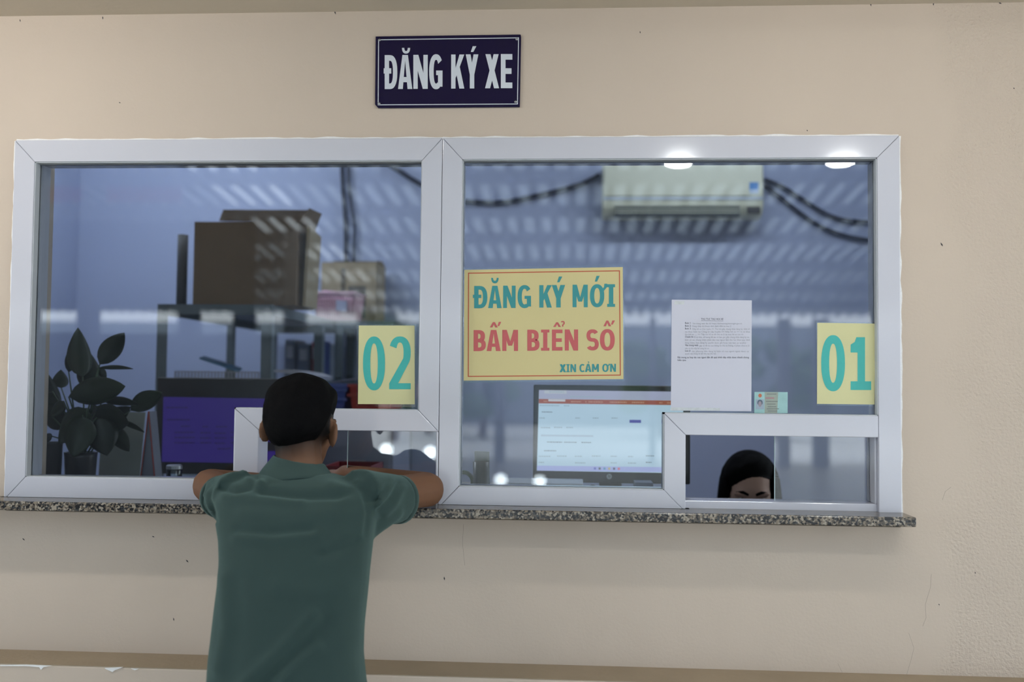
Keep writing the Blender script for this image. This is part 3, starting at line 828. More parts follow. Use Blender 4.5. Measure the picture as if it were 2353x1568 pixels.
# left monitor (purple page)
LY = 0.80
a0, a1 = at(361, 868, LY), at(655, 1094, LY)
lm = thing('computer_monitor', ((a0.x + a1.x) / 2, LY + .08, CZ), 'black monitor with a purple screen behind the man', 'monitor')
bz = MB(); bz.prism([(a0.x, a0.z), (a1.x, a0.z), (a1.x, a1.z), (a0.x, a1.z)], LY, LY + .035); bz.build('bezel', 'bezel', lm, bevel=.004)
b = MB(); b.box(a0.x + .06, a1.x - .06, LY + .035, LY + .06, a1.z + .05, a0.z - .05); b.build('rear_shell', 'bezel', lm, bevel=.01)
cx = (a0.x + a1.x) / 2
b = MB(); b.box(cx - .035, cx + .035, LY + .05, LY + .075, CZ + .012, a1.z + .12); b.build('stand_neck', 'bezel', lm, bevel=.003)
b = MB(); b.lathe([(.11, 0), (.11, .006), (.10, .012), (.03, .014)], (cx, LY + .08, CZ), 24, 1, .75); b.build('stand_base', 'bezel', lm)
sc_ = MB(); sc_.poly(quad_px([(375.5, 912.5), (645, 917), (643, 1066), (371.5, 1061.5)], LY - .0006)); 
so = sc_.build('screen', flat_emit('purple_screen', lin(36, 20, 96), 1.0), lm, flat=True)
rows_l = []
for x0, x1, y in ((382, 432, 937), (384, 436, 965), (416, 436, 980), (465, 478, 981), (496, 522, 981), (401, 447, 994), (460, 485, 995), (493, 520, 996), (401, 447, 1006), (460, 485, 1007), (493, 520, 1007), (401, 447, 1018), (460, 485, 1018), (493, 518, 1019), (500, 525, 1032), (524, 530, 1031), (530, 540, 994), (530, 540, 1006), (530, 540, 1018)):
    x = x0
    while x < x1:
        l = random.uniform(4, 9); rows_l.append((x, y - 1.5, min(x + l, x1), y + 1.5)); x += l + 1.4
o_ = px_rects('screen_text', rows_l, LY - .0010, flat_emit('purple_text', lin(24, 14, 58), 1.0), lm)
o_['kind'] = 'stuff'
px_rects('dark_button', [(537, 1016, 636, 1037)], LY - .0010, flat_emit('dark_button', lin(10, 8, 14), 1.0), lm)

# right monitor (bright browser page)
MY = 0.47
a0, a1 = at(1226, 884, MY), at(1586, 1114, MY)
rm = thing('computer_monitor', ((a0.x + a1.x) / 2, MY + .08, CZ), 'monitor with a bright white web page behind the right pane', 'monitor')
b = MB(); b.prism([(a0.x, a0.z), (a1.x, a0.z), (a1.x, a1.z), (a0.x, a1.z)], MY, MY + .03); b.build('bezel', 'bezel', rm, bevel=.004)
b = MB(); b.box(a0.x + .06, a1.x - .06, MY + .03, MY + .055, a1.z + .05, a0.z - .05); b.build('rear_shell', 'bezel', rm, bevel=.01)
cx = (a0.x + a1.x) / 2
b = MB(); b.box(cx - .035, cx + .035, MY + .045, MY + .07, CZ + .012, a1.z + .12); b.build('stand_neck', 'bezel', rm, bevel=.003)
b = MB(); b.lathe([(.11, 0), (.11, .006), (.10, .012), (.03, .014)], (cx, MY + .08, CZ), 24, 1, .75); b.build('stand_base', 'bezel', rm)
E1 = flat_emit('page_white', lin(172, 198, 216), 1.0)
S = MY - .0006
b = MB(); b.poly(quad_px([(1238.5, 896.5), (1570, 901), (1569, 1088), (1233.5, 1082)], S)); b.build('screen', E1, rm, flat=True)
def sk_(y): return lambda x: y + (x - 1238) * 0.0115
def srect(x0, y0, x1, y1): return (x0, y0, x1, y1)
def srects(name, rs, lev, m):
    b = MB()
    for x0, y0, x1, y1 in rs:
        k0, k1 = (x0 - 1238) * .0125, (x1 - 1238) * .0125
        b.poly(quad_px([(x0, y0 + k0), (x1, y0 + k1), (x1, y1 + k1), (x0, y1 + k0)], S - lev))
    o = b.build(name, m, rm, flat=True)
    if name.endswith('text'): o['kind'] = 'stuff'
    for p in o.data.polygons:
        if p.normal.y > 0: p.flip()
srects('tab_bar', [(1238.5, 896.5, 1570, 916.5)], .0003, flat_emit('tab_lilac', lin(160, 164, 190), .95))
srects('active_tab', [(1251, 897, 1302, 904.5)], .0005, flat_emit('tab_white', lin(178, 184, 194), .95))
srects('menu_bar', [(1238, 917, 1570, 927.5)], .0003, flat_emit('menu_red', lin(146, 72, 56), .95))
srects('white_popup', [(1260, 917.5, 1299, 922.5)], .0005, flat_emit('popup', lin(190, 190, 196), .95))
srects('taskbar', [(1234, 1070.5, 1570, 1082)], .0003, flat_emit('taskbar_blue', lin(160, 170, 218), .95))
srects('blue_button', [(1446.5, 962.5, 1473, 969.5)], .0003, flat_emit('button_blue', lin(62, 62, 150), .95))
txt, pale = [], []
def dash(lst, x0, x1, y, h=1.1):
    x = x0
    while x < x1:
        l = random.uniform(2, 5); lst.append((x, y - h, min(x + l, x1), y + h)); x += l + 1
for x0, x1, y in ((1245, 1270, 947), (1257, 1292, 1016), (1296, 1326, 1016), (1336, 1359, 1016), (1250, 1278, 1036), (1484, 1504, 1045), (1484, 1498, 1060)): dash(txt, x0, x1, y)
for x0, x1, y in ((1239, 1252, 961), (1322, 1333, 960), (1362, 1375, 959.5), (1405, 1419, 959), (1243, 1265, 983), (1273, 1292, 982), (1301, 1317, 982), (1240, 1285, 932), (1296, 1308, 932), (1238, 1265, 1049), (1280, 1302, 1048), (1321, 1338, 1048), (1360, 1380, 1047), (1403, 1418, 1047), (1443, 1455, 1047), (1238, 1250, 1063), (1321, 1345, 1063), (1403, 1417, 1062), (1443, 1462, 1062), (1262, 1296, 900.5), (1310, 1390, 911)): dash(pale, x0, x1, y, 1.3)
srects('page_text', txt, .0005, flat_emit('page_ink', lin(110, 125, 140), .9))
srects('pale_page_text', pale, .0007, flat_emit('page_ink_pale', lin(148, 168, 184), .95))
mt = []
for x0, x1 in ((1249, 1258), (1312, 1335), (1345, 1348), (1352, 1385), (1401, 1440), (1452, 1480), (1515, 1522), (1533, 1545)): dash(mt, x0, x1, 922.5, 1.3)
srects('menu_text', mt, .0005, flat_emit('menu_ink', lin(190, 140, 120), .9))
srects('page_band', [(1243, 999, 1363, 1003)], .0004, flat_emit('band', lin(160, 180, 200), .95))
for i, (x, c) in enumerate(((1367, (100, 110, 190)), (1378, (90, 100, 110)), (1389, (90, 150, 190)), (1400, (190, 175, 120)), (1411, (90, 95, 125)), (1422, (200, 90, 110)))):
    srects('taskbar_icon', [(x - 2.4, 1073, x + 2.4, 1078)], .0006, flat_emit('icon_%d' % i, lin(*c), .9))
# maker's badge on the lower bezel
b = MB()
c0 = (1400, 1095.5)
b.poly([at(*sup(c0[0], c0[1], 6.0, 6.4, math.radians(a), 2), S) for a in range(0, 360, 15)])
o = b.build('badge', mat('badge_silver', (0.55, 0.6, 0.62, 1), 0.3), rm, flat=True)
b = MB()
for x0, sl in ((-3.0, 1), (.4, 1)):
    for u0, v0, u1, v1 in ((x0, 4.5 if x0 < 0 else 2.6, x0 + 1.5, -2.2 if x0 < 0 else -4.6),):
        b.poly([at(c0[0] + u0 + .22 * v0, c0[1] - v0, S - .0003), at(c0[0] + u0 + .8 + .22 * v0, c0[1] - v0, S - .0003), at(c0[0] + u0 + .8 + .22 * v1, c0[1] - v1, S - .0003), at(c0[0] + u0 + .22 * v1, c0[1] - v1, S - .0003)])
    for u, v0, v1 in ((x0 + 1.9, 1.6, -2.2),):
        b.poly([at(c0[0] + u + .22 * v0, c0[1] - v0, S - .0003), at(c0[0] + u + .8 + .22 * v0, c0[1] - v0, S - .0003), at(c0[0] + u + .8 + .22 * v1, c0[1] - v1, S - .0003), at(c0[0] + u + .22 * v1, c0[1] - v1, S - .0003)])
    b.poly([at(c0[0] + x0 + .5, c0[1] - 2.6, S - .0003), at(c0[0] + x0 + 3.0, c0[1] - 2.6, S - .0003), at(c0[0] + x0 + 2.8, c0[1] - 1.7, S - .0003), at(c0[0] + x0 + .4, c0[1] - 1.7, S - .0003)])
b.build('badge_letters', 'bezel', rm, flat=True)

# --- air conditioner on the back wall
AY = RY1
a0, a1 = at(1384, 500, AY - .2), at(1755, 500, AY - .2)
az0 = a0.z; az1 = az0 + 0.29
ac = thing('air_conditioner', ((a0.x + a1.x) / 2, AY, az0), 'cream wall air conditioner with a blue sticker on the back wall', 'air conditioner')
MT['ac'] = mat('cream_plastic', (0.62, 0.63, 0.50, 1), 0.35, 0.04)
prof = [(AY, az0 + .03), (AY - .10, az0), (AY - .165, az0 + .012), (AY - .2, az0 + .05), (AY - .205, az0 + .09), (AY - .205, az1 - .03), (AY - .18, az1), (AY, az1)]
b = MB(); n = len(prof)
b.add([(x, y, z) for x in (a0.x, a1.x) for y, z in prof], [tuple(range(n)), tuple(range(2 * n - 1, n - 1, -1))] + [(i, (i + 1) % n, (i + 1) % n + n, i + n) for i in range(n)])
b.build('casing', 'ac', ac, bevel=.012)
zz = at(1500, 452, AY - .21).z
b = MB(); b.box(a0.x + .006, a1.x - .006, AY - .217, AY - .2, zz, az1 - .02); b.build('front_panel', 'ac', ac, bevel=.006)
b = MB(); b.box(a0.x + .004, a1.x - .004, AY - .2135, AY - .2, zz - .016, zz - .002); b.build('trim_strip', mat('ac_trim', (.55, .62, .70, 1), .25), ac, bevel=.002)
b = MB(); b.box(at(1412, 480, AY - .2).x, at(1700, 480, AY - .2).x, AY - .209, AY - .15, az0 + .008, az0 + .056); b.build('outlet', mat('ac_dark', (.05, .06, .06, 1), .6), ac)
for k in range(2):
    b = MB(); b.box(a0.x + .06, at(1700, 480, AY - .2).x, AY - .214, AY - .195, az0 + .022 + k * .016, az0 + .026 + k * .016); b.build('louver_blade', 'ac', ac)
b = MB(); b.box(at(1717, 480, AY - .2).x, at(1746, 480, AY - .2).x, AY - .210, AY - .2, az0 + .018, az0 + .052); b.build('display', mat('ac_disp', (.02, .02, .025, 1), .3), ac)
p0, p1 = at(1722, 419, AY - .218), at(1743, 436, AY - .218)
b = MB(); b.box(p0.x, p1.x, AY - .2185, AY - .217, p1.z, p0.z); b.build('energy_sticker', mat('sticker_blue', (.06, .22, .55, 1), .5), ac)
p0, p1 = at(1722, 436, AY - .218), at(1743, 445, AY - .218)
b = MB(); b.box(p0.x, p1.x, AY - .2185, AY - .217, p1.z, p0.z); b.build('sticker_foot', mat('sticker_pale', (.45, .55, .7, 1), .5), ac)
MT['cable'] = mat('black_cable', (0.015, 0.02, 0.045, 1), 0.5)
def cable(name, pts, Y, r, label):
    P = [at(x, y, Y) for x, y in pts]; q = []
    for i in range(len(P) - 1):
        pa, pb, pc, pd = P[max(i - 1, 0)], P[i], P[i + 1], P[min(i + 2, len(P) - 1)]
        for k in range(6):
            t = k / 6
            q.append(0.5 * ((2 * pb) + (pc - pa) * t + (2 * pa - 5 * pb + 4 * pc - pd) * t * t + (3 * pb - pa - 3 * pc + pd) * t ** 3))
    q.append(P[-1])
    b = MB(); b.tube(q, r, 8)
    return tag(b.build(name, 'cable', None, True), label, 'cable', 'black cables on the back wall')
cable('power_cable', [(1378, 402), (1330, 425), (1240, 448), (1160, 464), (1090, 464), (1030, 455), (960, 420), (905, 385), (870, 365)], AY - .03, .013, 'dark cable sagging to the left from the air conditioner')
cable('power_cable', [(1757, 412), (1800, 430), (1850, 462), (1900, 492), (1945, 506), (2010, 510), (2100, 508)], AY - .03, .010, 'upper dark cable curving to the right from the air conditioner')
cable('power_cable', [(1757, 424), (1790, 450), (1840, 490), (1890, 522), (1940, 541), (1985, 550), (2040, 556)], AY - .03, .010, 'lower dark cable curving to the right from the air conditioner')
cable('power_cable', [(784, 340), (787, 420), (793, 500), (794, 560), (796, 640)], AY - .03, .011, 'left one of two upright dark cables behind the tan carton')
cable('power_cable', [(800, 340), (803, 440), (814, 520), (813, 580), (814, 640)], AY - .03, .008, 'right one of two upright dark cables behind the tan carton')

# --- slotted steel rack, end on to the window
MT['rack'] = mat('slotted_steel', (0.10, 0.13, 0.15, 1), 0.5, 0.1)
def slotted():
    m = MT['rack']; nt = m.node_tree; p = nt.nodes['Principled BSDF']
    tc = next(n for n in nt.nodes if n.type == 'TEX_COORD')
    v = nt.nodes.new('ShaderNodeTexVoronoi'); v.inputs['Scale'].default_value = 46; v.inputs['Randomness'].default_value = 0.0
    nt.links.new(tc.outputs['Object'], v.inputs['Vector'])
    lt = nt.nodes.new('ShaderNodeMath'); lt.operation = 'LESS_THAN'; lt.inputs[1].default_value = 0.28
    nt.links.new(v.outputs['Distance'], lt.inputs[0])
    mx = nt.nodes.new('ShaderNodeMix'); mx.data_type = 'RGBA'
    old = p.inputs['Base Color'].links[0].from_socket
    nt.links.new(lt.outputs[0], mx.inputs['Factor']); nt.links.new(old, mx.inputs['A']); mx.inputs['B'].default_value = (.05, .06, .07, 1)
    nt.links.new(mx.outputs['Result'], p.inputs['Base Color'])
slotted()
KY0, KY1 = 1.06, 2.5
kx0, kx1 = at(366, 700, KY0).x, at(624, 700, KY0).x
kz = at(500, 700, KY0).z
rk = thing('steel_rack', ((kx0 + kx1) / 2, KY0, 0.01), 'dark slotted steel rack loaded with cartons', 'rack')
KZ2 = at(500, 872, KY0).z
for z in (kz, KZ2, 1.1, .65, .2):
    b = MB(); b.box(kx0, kx1, KY0, KY1, z - .004, z); b.build('shelf', 'rack', rk)
    for bx in ((kx0, kx1, KY0 - .003, KY0), (kx0, kx1, KY1, KY1 + .003)):
        b = MB(); b.box(bx[0], bx[1], bx[2], bx[3], z - .038, z); b.build('shelf_lip', 'rack', rk)
    for bx in ((kx0 - .003, kx0), (kx1, kx1 + .003)):
        b = MB(); b.box(bx[0], bx[1], KY0, KY1, z - .038, z); b.build('shelf_lip', 'rack', rk)
for y in (KY0, 1.82, KY1 - .04):
    for x, sx_ in ((kx0, 1), (kx1, -1)):
        b = MB()
        b.box(min(x, x + .036 * sx_), max(x, x + .036 * sx_), y - .006, y - .003, 0.01, kz)
        b.box(min(x - .004 * sx_, x - .001 * sx_), max(x - .004 * sx_, x - .001 * sx_), y - .006, y + .036, 0.01, kz)
        b.build('post', 'rack', rk)

# second rack along the back wall
r2x0, r2x1 = kx1 + .012, at(905, 740, 2.02).x
rk2 = thing('steel_rack', ((r2x0 + r2x1) / 2, 2.02, 0.01), 'slotted steel rack holding the pink basket, against the back wall', 'rack')
for z in (kz, KZ2, 1.1, .65, .2):
    b = MB(); b.box(r2x0, r2x1, 2.02, 2.58, z - .004, z); b.build('shelf', 'rack', rk2)
    b = MB(); b.box(r2x0, r2x1, 2.017, 2.02, z - .038, z); b.build('shelf_lip', 'rack', rk2)
for x, sx_ in ((r2x0 + .004, 1), (r2x1 - .004, -1)):
    for y in (2.018, 2.55):
        b = MB()
        b.box(min(x, x + .036 * sx_), max(x, x + .036 * sx_), y - .006, y - .003, 0.01, kz)
        b.box(min(x - .004 * sx_, x - .001 * sx_), max(x - .004 * sx_, x - .001 * sx_), y - .006, y + .03, 0.01, kz)
        b.build('post', 'rack', rk2)
MT['card'] = mat('brown_cardboard', (0.17, 0.125, 0.085, 1), 0.85, 0.08, 9, spec=0.15)
MT['card_l'] = mat('tan_cardboard', (0.36, 0.30, 0.21, 1), 0.85, 0.08, 9, spec=0.15)
def carton(name, x0, x1, y0, y1, z0, z1, m, label, t=.006):
    c = thing(name, ((x0 + x1) / 2, (y0 + y1) / 2, z0), label, 'carton')
    for bx in ((x0, x1, y0, y0 + t), (x0, x1, y1 - t, y1), (x0, x0 + t, y0 + t, y1 - t), (x1 - t, x1, y0 + t, y1 - t)):
        b = MB(); b.box(*bx, z0, z1); b.build('side_wall', m, c)
    b = MB(); b.box(x0 + t, x1 - t, y0 + t, y1 - t, z0, z0 + t); b.build('base', m, c)
    return c
by0 = KY0 + .03
x0, x1 = at(445, 600, by0).x, at(682, 600, by0).x
z1 = at(560, 510, by0).z
bc = carton('cardboard_box', x0, x1, by0, by0 + .26, kz + .001, z1, 'card', 'large dark brown open carton on top of the rack')
p = [at(503, 508, by0 + .25), at(513, 482, by0 + .25), at(716, 483, by0 + .25), at(727, 512, by0 + .25)]
b = MB(); b.slab(p, (0, .006, 0)); b.build('rear_flap', 'card', bc)
b = MB(); b.slab([(x1, by0 + .02, z1), (x1, by0 + .24, z1), (x1 + .03, by0 + .23, z1 + .07), (x1 + .03, by0 + .05, z1 + .06)], (.004, 0, 0)); b.build('side_flap', 'card', bc)
# flattened carton leaning on its right side
fx = at(692, 600, by0).x
b = MB(); b.slab([(fx, by0 + .03, kz + .001), (fx, by0 + .20, kz + .001), (fx + .012, by0 + .20, kz + .29), (fx + .012, by0 + .03, kz + .31)], (.012, 0, 0))
tag(b.build('folded_carton', 'card_l'), 'folded pale carton standing against the dark brown carton', 'carton')
ty0 = 2.30
x0, x1 = at(738, 650, ty0).x, at(864, 650, ty0).x
z1 = at(800, 603, ty0).z
tc_ = carton('cardboard_box', x0, x1, ty0, ty0 + .24, kz + .001, z1, 'card_l', 'tan carton behind the pink basket')
b = MB(); b.slab([(x0, ty0 + .23, z1), (x1, ty0 + .23, z1), (x1 - .01, ty0 + .2, z1 + .03), (x0 + .01, ty0 + .2, z1 + .03)], (0, .005, 0)); b.build('rear_flap', 'card_l', tc_)
b = MB(); b.box(x0 + .10, x0 + .125, ty0 - .001, ty0, kz + .02, z1 - .03); b.build('tape_strip', mat('brown_tape', (.12, .10, .07, 1), .4), tc_)
b = MB(); b.box((x0 + x1) / 2, x1 - .05, ty0 - .001, ty0, kz + .03, z1 - .12); b.build('printed_panel', mat('carton_print', (.12, .11, .09, 1), .8), tc_)
# rolled tube
p = at(417, 690, KY0 + .1)
b = MB(); b.lathe([(.020, 0), (.020, .28), (.016, .281), (.016, .05)], (p.x, KY0 + .1, kz), 18)
tag(b.build('poster_tube', mat('grey_tube', (.06, .06, .065, 1), .6), None, True), 'dark rolled tube standing left of the brown carton', 'tube')
# pink basket
MT['pink'] = mat('pink_plastic', (0.55, 0.33, 0.40, 1), 0.4, 0.06)
ky = 2.14
c0, c1 = at(734, 745, ky), at(824, 745, ky)
pcx, pw = (c0.x + c1.x) / 2, (c1.x - c0.x) / 2
pb = thing('plastic_basket', (pcx, ky, kz), 'pink slotted plastic basket on the rack', 'basket')
pz0, pz1 = kz + .002, at(780, 678, ky).z
b = MB(); b.box(pcx - pw * .86, pcx + pw * .86, ky - .09, ky + .09, pz0, pz0 + .005); b.build('base', 'pink', pb)
b = MB()
for k in range(15):
    u = -1 + 2 * k / 14
    for sy in (-1, 1):
        b.tube([(pcx + u * pw * .86, ky + sy * .09, pz0), (pcx + u * pw, ky + sy * .105, pz1)], .0045, 4)
    for sx_ in (-1, 1):
        b.tube([(pcx + sx_ * pw * .86, ky + u * .09, pz0), (pcx + sx_ * pw, ky + u * .105, pz1)], .0045, 4)
for k in range(6):
    t = .12 + .76 * k / 5; q = pw * (.86 + .14 * t); d = .09 + .015 * t; z = pz0 + (pz1 - pz0) * t
    b.tube([(pcx - q, ky - d, z), (pcx + q, ky - d, z), (pcx + q, ky + d, z), (pcx - q, ky + d, z), (pcx - q, ky - d, z)], .0045, 4, False)
b.build('lattice', 'pink', pb)['kind'] = 'stuff'
b = MB()
for s0 in ((-1, -1, 1, -1), (1, -1, 1, 1), (1, 1, -1, 1), (-1, 1, -1, -1)):
    b.tube([(pcx + s0[0] * pw * 1.06, ky + s0[1] * .11, pz1), (pcx + s0[2] * pw * 1.06, ky + s0[3] * .11, pz1)], .008, 6)
b.build('rim', 'pink', pb)
b = MB(); b.slab([at(772, 690, ky - .112), at(797, 692, ky - .112), at(797, 716, ky - .11), at(772, 714, ky - .11)], (0, .002, 0)); b.build('label_plate', mat('lilac_plate', (.40, .42, .58, 1), .5), pb)
b = MB(); b.slab([(pcx - pw * .9, ky - .06, pz1 - .02), (pcx + pw * .8, ky - .06, pz1 - .03), (pcx + pw * .8, ky + .02, pz1 + .012), (pcx - pw * .9, ky + .02, pz1 + .025)], (0, .004, 0))
tag(b.build('pink_folder', mat('pink_card', (.62, .30, .50, 1), .6)), 'bright pink folder lying in the pink basket', 'folder')
# things on the second shelf
z2 = KZ2
def leanbook(x, y, wd, d, h, col, label, cat='binder', name='ring_binder', zb=None):
    b = MB(); b.box(x, x + wd, y, y + d, (zb or z2) + .001, (zb or z2) + h)
    bb = tag(b.build(name, mat('binder_cover', col, .5), None, bevel=.002), label, cat, 'binders on the second shelf')
    b = MB(); b.box(x + wd * .2, x + wd * .8, y - .001, y, (zb or z2) + h * .55, (zb or z2) + h * .85); b.build('spine_label', 'paper', bb)
by = 2.2
xx = at(655, 800, by).x
for wd, h, col, lab in ((.05, .20, (.22, .25, .33, 1), 'grey binder nearest the carton on the second shelf'), (.06, .18, (.20, .24, .33, 1), 'grey blue binder left of the red one'),
                        (.028, .19, (.40, .03, .02, 1), 'slim red binder on the second shelf'), (.05, .18, (.22, .27, .36, 1), 'grey binder right of the red one')):
    leanbook(xx, by, wd, .2, h, col, lab); xx += wd + .012
leanbook(kx1 + .02 - .08, 1.9, .03, .2, .185, (.02, .05, .22, 1), 'dark blue binder at the edge of the second shelf')
tr = thing('paper_tray', ((kx0 + kx1) / 2 - .05, KY0 + .15, z2), 'grey perforated letter tray on the second shelf', 'tray')
b = MB(); b.box(kx0 + .05, kx1 - .06, KY0 + .04, KY0 + .3, z2 + .001, z2 + .004); b.build('tray_base', 'rack', tr)
MT['tray'] = mat('pale_tray', (.30, .29, .31, 1), .5)
for k in range(26):
    x = kx0 + .05 + (kx1 - .11 - kx0) * k / 25
    b = MB(); b.box(x, x + .005, KY0 + .038, KY0 + .042, z2 + .002, z2 + .028); b.build('tray_slat', 'tray', tr)
for z in (z2 + .002, z2 + .026):
    b = MB(); b.box(kx0 + .05, kx1 - .055, KY0 + .037, KY0 + .043, z, z + .004); b.build('tray_rail', 'tray', tr)
p0, p1 = at(458, 822, KY0 + .12), at(548, 852, KY0 + .12)
b = MB(); b.slab([p0, at(470, 818, KY0 + .30), at(556, 846, KY0 + .30), p1], (0, 0, -.006))
tag(b.build('clipboard', mat('blue_board', (.03, .13, .24, 1), .4)), 'blue clipboard lying askew in the letter tray', 'clipboard')
pa = thing('paper_stack', (kx1 - .0, KY0 + .25, z2), 'bundle of curled white papers at the rack corner', 'papers')
for k in range(4):
    b = MB(); q = .004 * k
    P = [(at(622, 851 + q * 900 * .3, KY0 + .12), 0), (at(660, 850 + k * 2.5, KY0 + .14), 0), (at(690, 855 + k * 3, KY0 + .16), 0), (at(716, 863 + k * 3, KY0 + .18), 0)]
    pts = [p_[0] for p_ in P]
    vs = pts + [p_ + Vector((0.02, .25, -.003)) for p_ in pts]
    b.add(vs, [(i, i + 1, i + 5, i + 4) for i in range(3)]); b.build('sheet', 'paper', pa, solid=.002)
# cabinet with blue box and red crate at the right end of the rack
cb0, cb1 = at(735, 950, 1.3).x, at(905, 950, 1.3).x
zc = at(820, 945, 1.3).z
cab = thing('filing_cabinet', ((cb0 + cb1) / 2, 1.45, .01), 'grey steel cabinet beside the rack', 'cabinet')
MT['cab'] = mat('cabinet_grey', (.20, .22, .30, 1), .5)
b = MB(); b.box(cb0, cb1, 1.3, 1.7, .01, zc); b.build('body', 'cab', cab, bevel=.004)
for k in range(3):
    b = MB(); h = (zc - .08) / 3; b.box(cb0 + .012, cb1 - .012, 1.29, 1.3, .04 + k * h, .04 + (k + 1) * h - .015); dr = b.build('drawer', 'cab', cab, bevel=.003)
    b = MB(); b.box((cb0 + cb1) / 2 - .04, (cb0 + cb1) / 2 + .04, 1.275, 1.29, .04 + (k + .6) * h, .055 + (k + .6) * h); b.build('handle', 'steel', dr)
def tub(name, x0, x1, y0, y1, z0, z1, m, label, cat, lid=None):
    t = thing(name, ((x0 + x1) / 2, (y0 + y1) / 2, z0), label, cat)
    b = MB(); tp = .012
    b.loft([[(x0 + tp, y0 + tp, z0), (x1 - tp, y0 + tp, z0), (x1 - tp, y1 - tp, z0), (x0 + tp, y1 - tp, z0)], [(x0, y0, z1), (x1, y0, z1), (x1, y1, z1), (x0, y1, z1)],
            [(x0 + .006, y0 + .006, z1), (x1 - .006, y0 + .006, z1), (x1 - .006, y1 - .006, z1), (x0 + .006, y1 - .006, z1)], [(x0 + .02, y0 + .02, z0 + .01), (x1 - .02, y0 + .02, z0 + .01), (x1 - .02, y1 - .02, z0 + .01), (x0 + .02, y1 - .02, z0 + .01)]])
    b.build('tub', m, t)
    for zz_ in (z1 - .012, z1 - .05):
        b = MB(); b.box(x0 - .006, x1 + .006, y0 - .006, y0, zz_, zz_ + .012); b.build('rib', m, t)
    if lid:
        b = MB(); b.box(x0 - .008, x1 + .008, y0 - .008, y1 + .008, z1, z1 + .02); b.build('lid', lid, t, bevel=.005)
    return t
MT['bluebox'] = mat('blue_plastic', (.06, .09, .30, 1), .4); MT['redbox'] = mat('red_plastic', (.28, .02, .015, 1), .4)
tub('storage_box', cb0 + .005, at(795, 900, 1.34).x, 1.34, 1.6, zc + .001, at(780, 893, 1.34).z, 'bluebox', 'blue lidded storage box on the cabinet', 'box', 'bluebox')
tub('plastic_crate', at(802, 900, 1.33).x, at(902, 900, 1.33).x, 1.33, 1.62, zc + .001, at(820, 883, 1.33).z, 'redbox', 'dark red plastic crate on the cabinet', 'crate')
b = MB(); p = [at(762, 868, 1.36), at(862, 852, 1.36), at(872, 846, 1.58), at(775, 862, 1.58)]
zt = at(820, 883, 1.33).z
b.slab([Vector((q.x, q.y, zt + .004 + .03 * (i in (1, 2)))) for i, q in enumerate(p)], (0, 0, .004))
tag(b.build('paper_folder', mat('pale_folder', (.35, .36, .48, 1), .6)), 'pale folder lying across the red crate', 'folder')
# red stool behind the pass-through
p = at(815, 1068, .62)
st = thing('desk_tray', (p.x, .62, CZ), 'dark red desk tray on the counter behind the left opening', 'tray')
MT['redtray'] = mat('dark_red_tray', (.16, .015, .02, 1), .4)
b = MB(); b.box(p.x - .085, p.x + .07, .55, .75, CZ + .001, CZ + .006); b.build('tray_base', 'redtray', st)
for bx in ((p.x - .085, p.x + .07, .55, .556), (p.x - .085, p.x + .07, .744, .75), (p.x - .085, p.x - .079, .55, .75), (p.x + .064, p.x + .07, .55, .75)):
    b = MB(); b.box(*bx, CZ + .006, p.z); b.build('tray_side', 'redtray', st)

# --- desk calendar, folder and small jar near the plant
q = .36
cA, cB, cC = at(342, 946, q), at(319, 1118, q), at(360, 1118, q)
cl = thing('desk_calendar', (cA.x, q + .1, CZ), 'tent shaped desk calendar with red edges beside the plant', 'calendar')
zb = CZ + .002
for s0, e in ((cB, -1), (cC, 1)):
    b = MB(); b.slab([Vector((cA.x, q, cA.z)), Vector((cA.x, q + .05, cA.z)), Vector((s0.x, q + .05, zb)), Vector((s0.x, q, zb))], (.003 * e, 0, 0)); b.build('cover', mat('calendar_board', (.14, .15, .19, 1), .6), cl)
    b = MB(); b.tube([Vector((cA.x, q - .001, cA.z)), Vector((s0.x, q - .001, zb))], .0022, 5); b.build('red_edge', mat('calendar_red', (.28, .05, .04, 1), .6), cl)
b = MB(); b.slab([Vector((cA.x, q + .004, cA.z - .005)), Vector((cB.x, q + .004, zb)), Vector((cC.x, q + .004, zb))], (0, .003, 0)); b.build('end_panel', mat('calendar_grey', (.16, .17, .22, 1), .6), cl)
b = MB(); P = [at(225, 1105, .5), at(318, 1108, .5), at(334, 948, .54), at(236, 946, .54)]
b.slab([Vector((P[0].x, .5, zb)), Vector((P[1].x, .5, zb)), P[2], P[3]], (0, .004, 0))
tag(b.build('standing_folder', mat('grey_green_card', (.22, .25, .24, 1), .6)), 'pale folder standing upright behind the leaves', 'folder')
p = at(400, 1094, .45); gj = thing('glass_jar', (p.x, .45, CZ), 'little clear glass jar under the purple monitor', 'jar')
b = MB(); b.lathe([(.022, 0), (.024, .01), (.024, .075), (.022, .082), (.021, .08), (.021, .012), (.004, .008)], (p.x, .45, CZ + .001), 20); b.build('glass', glass_mat('jar_glass', (.9, .95, .95, 1), 1.6, .02), gj, True)
b = MB(); b.lathe([(.0245, 0), (.0245, .010), (.021, .013)], (p.x, .45, CZ + .081), 20); b.build('lid', 'steel', gj)

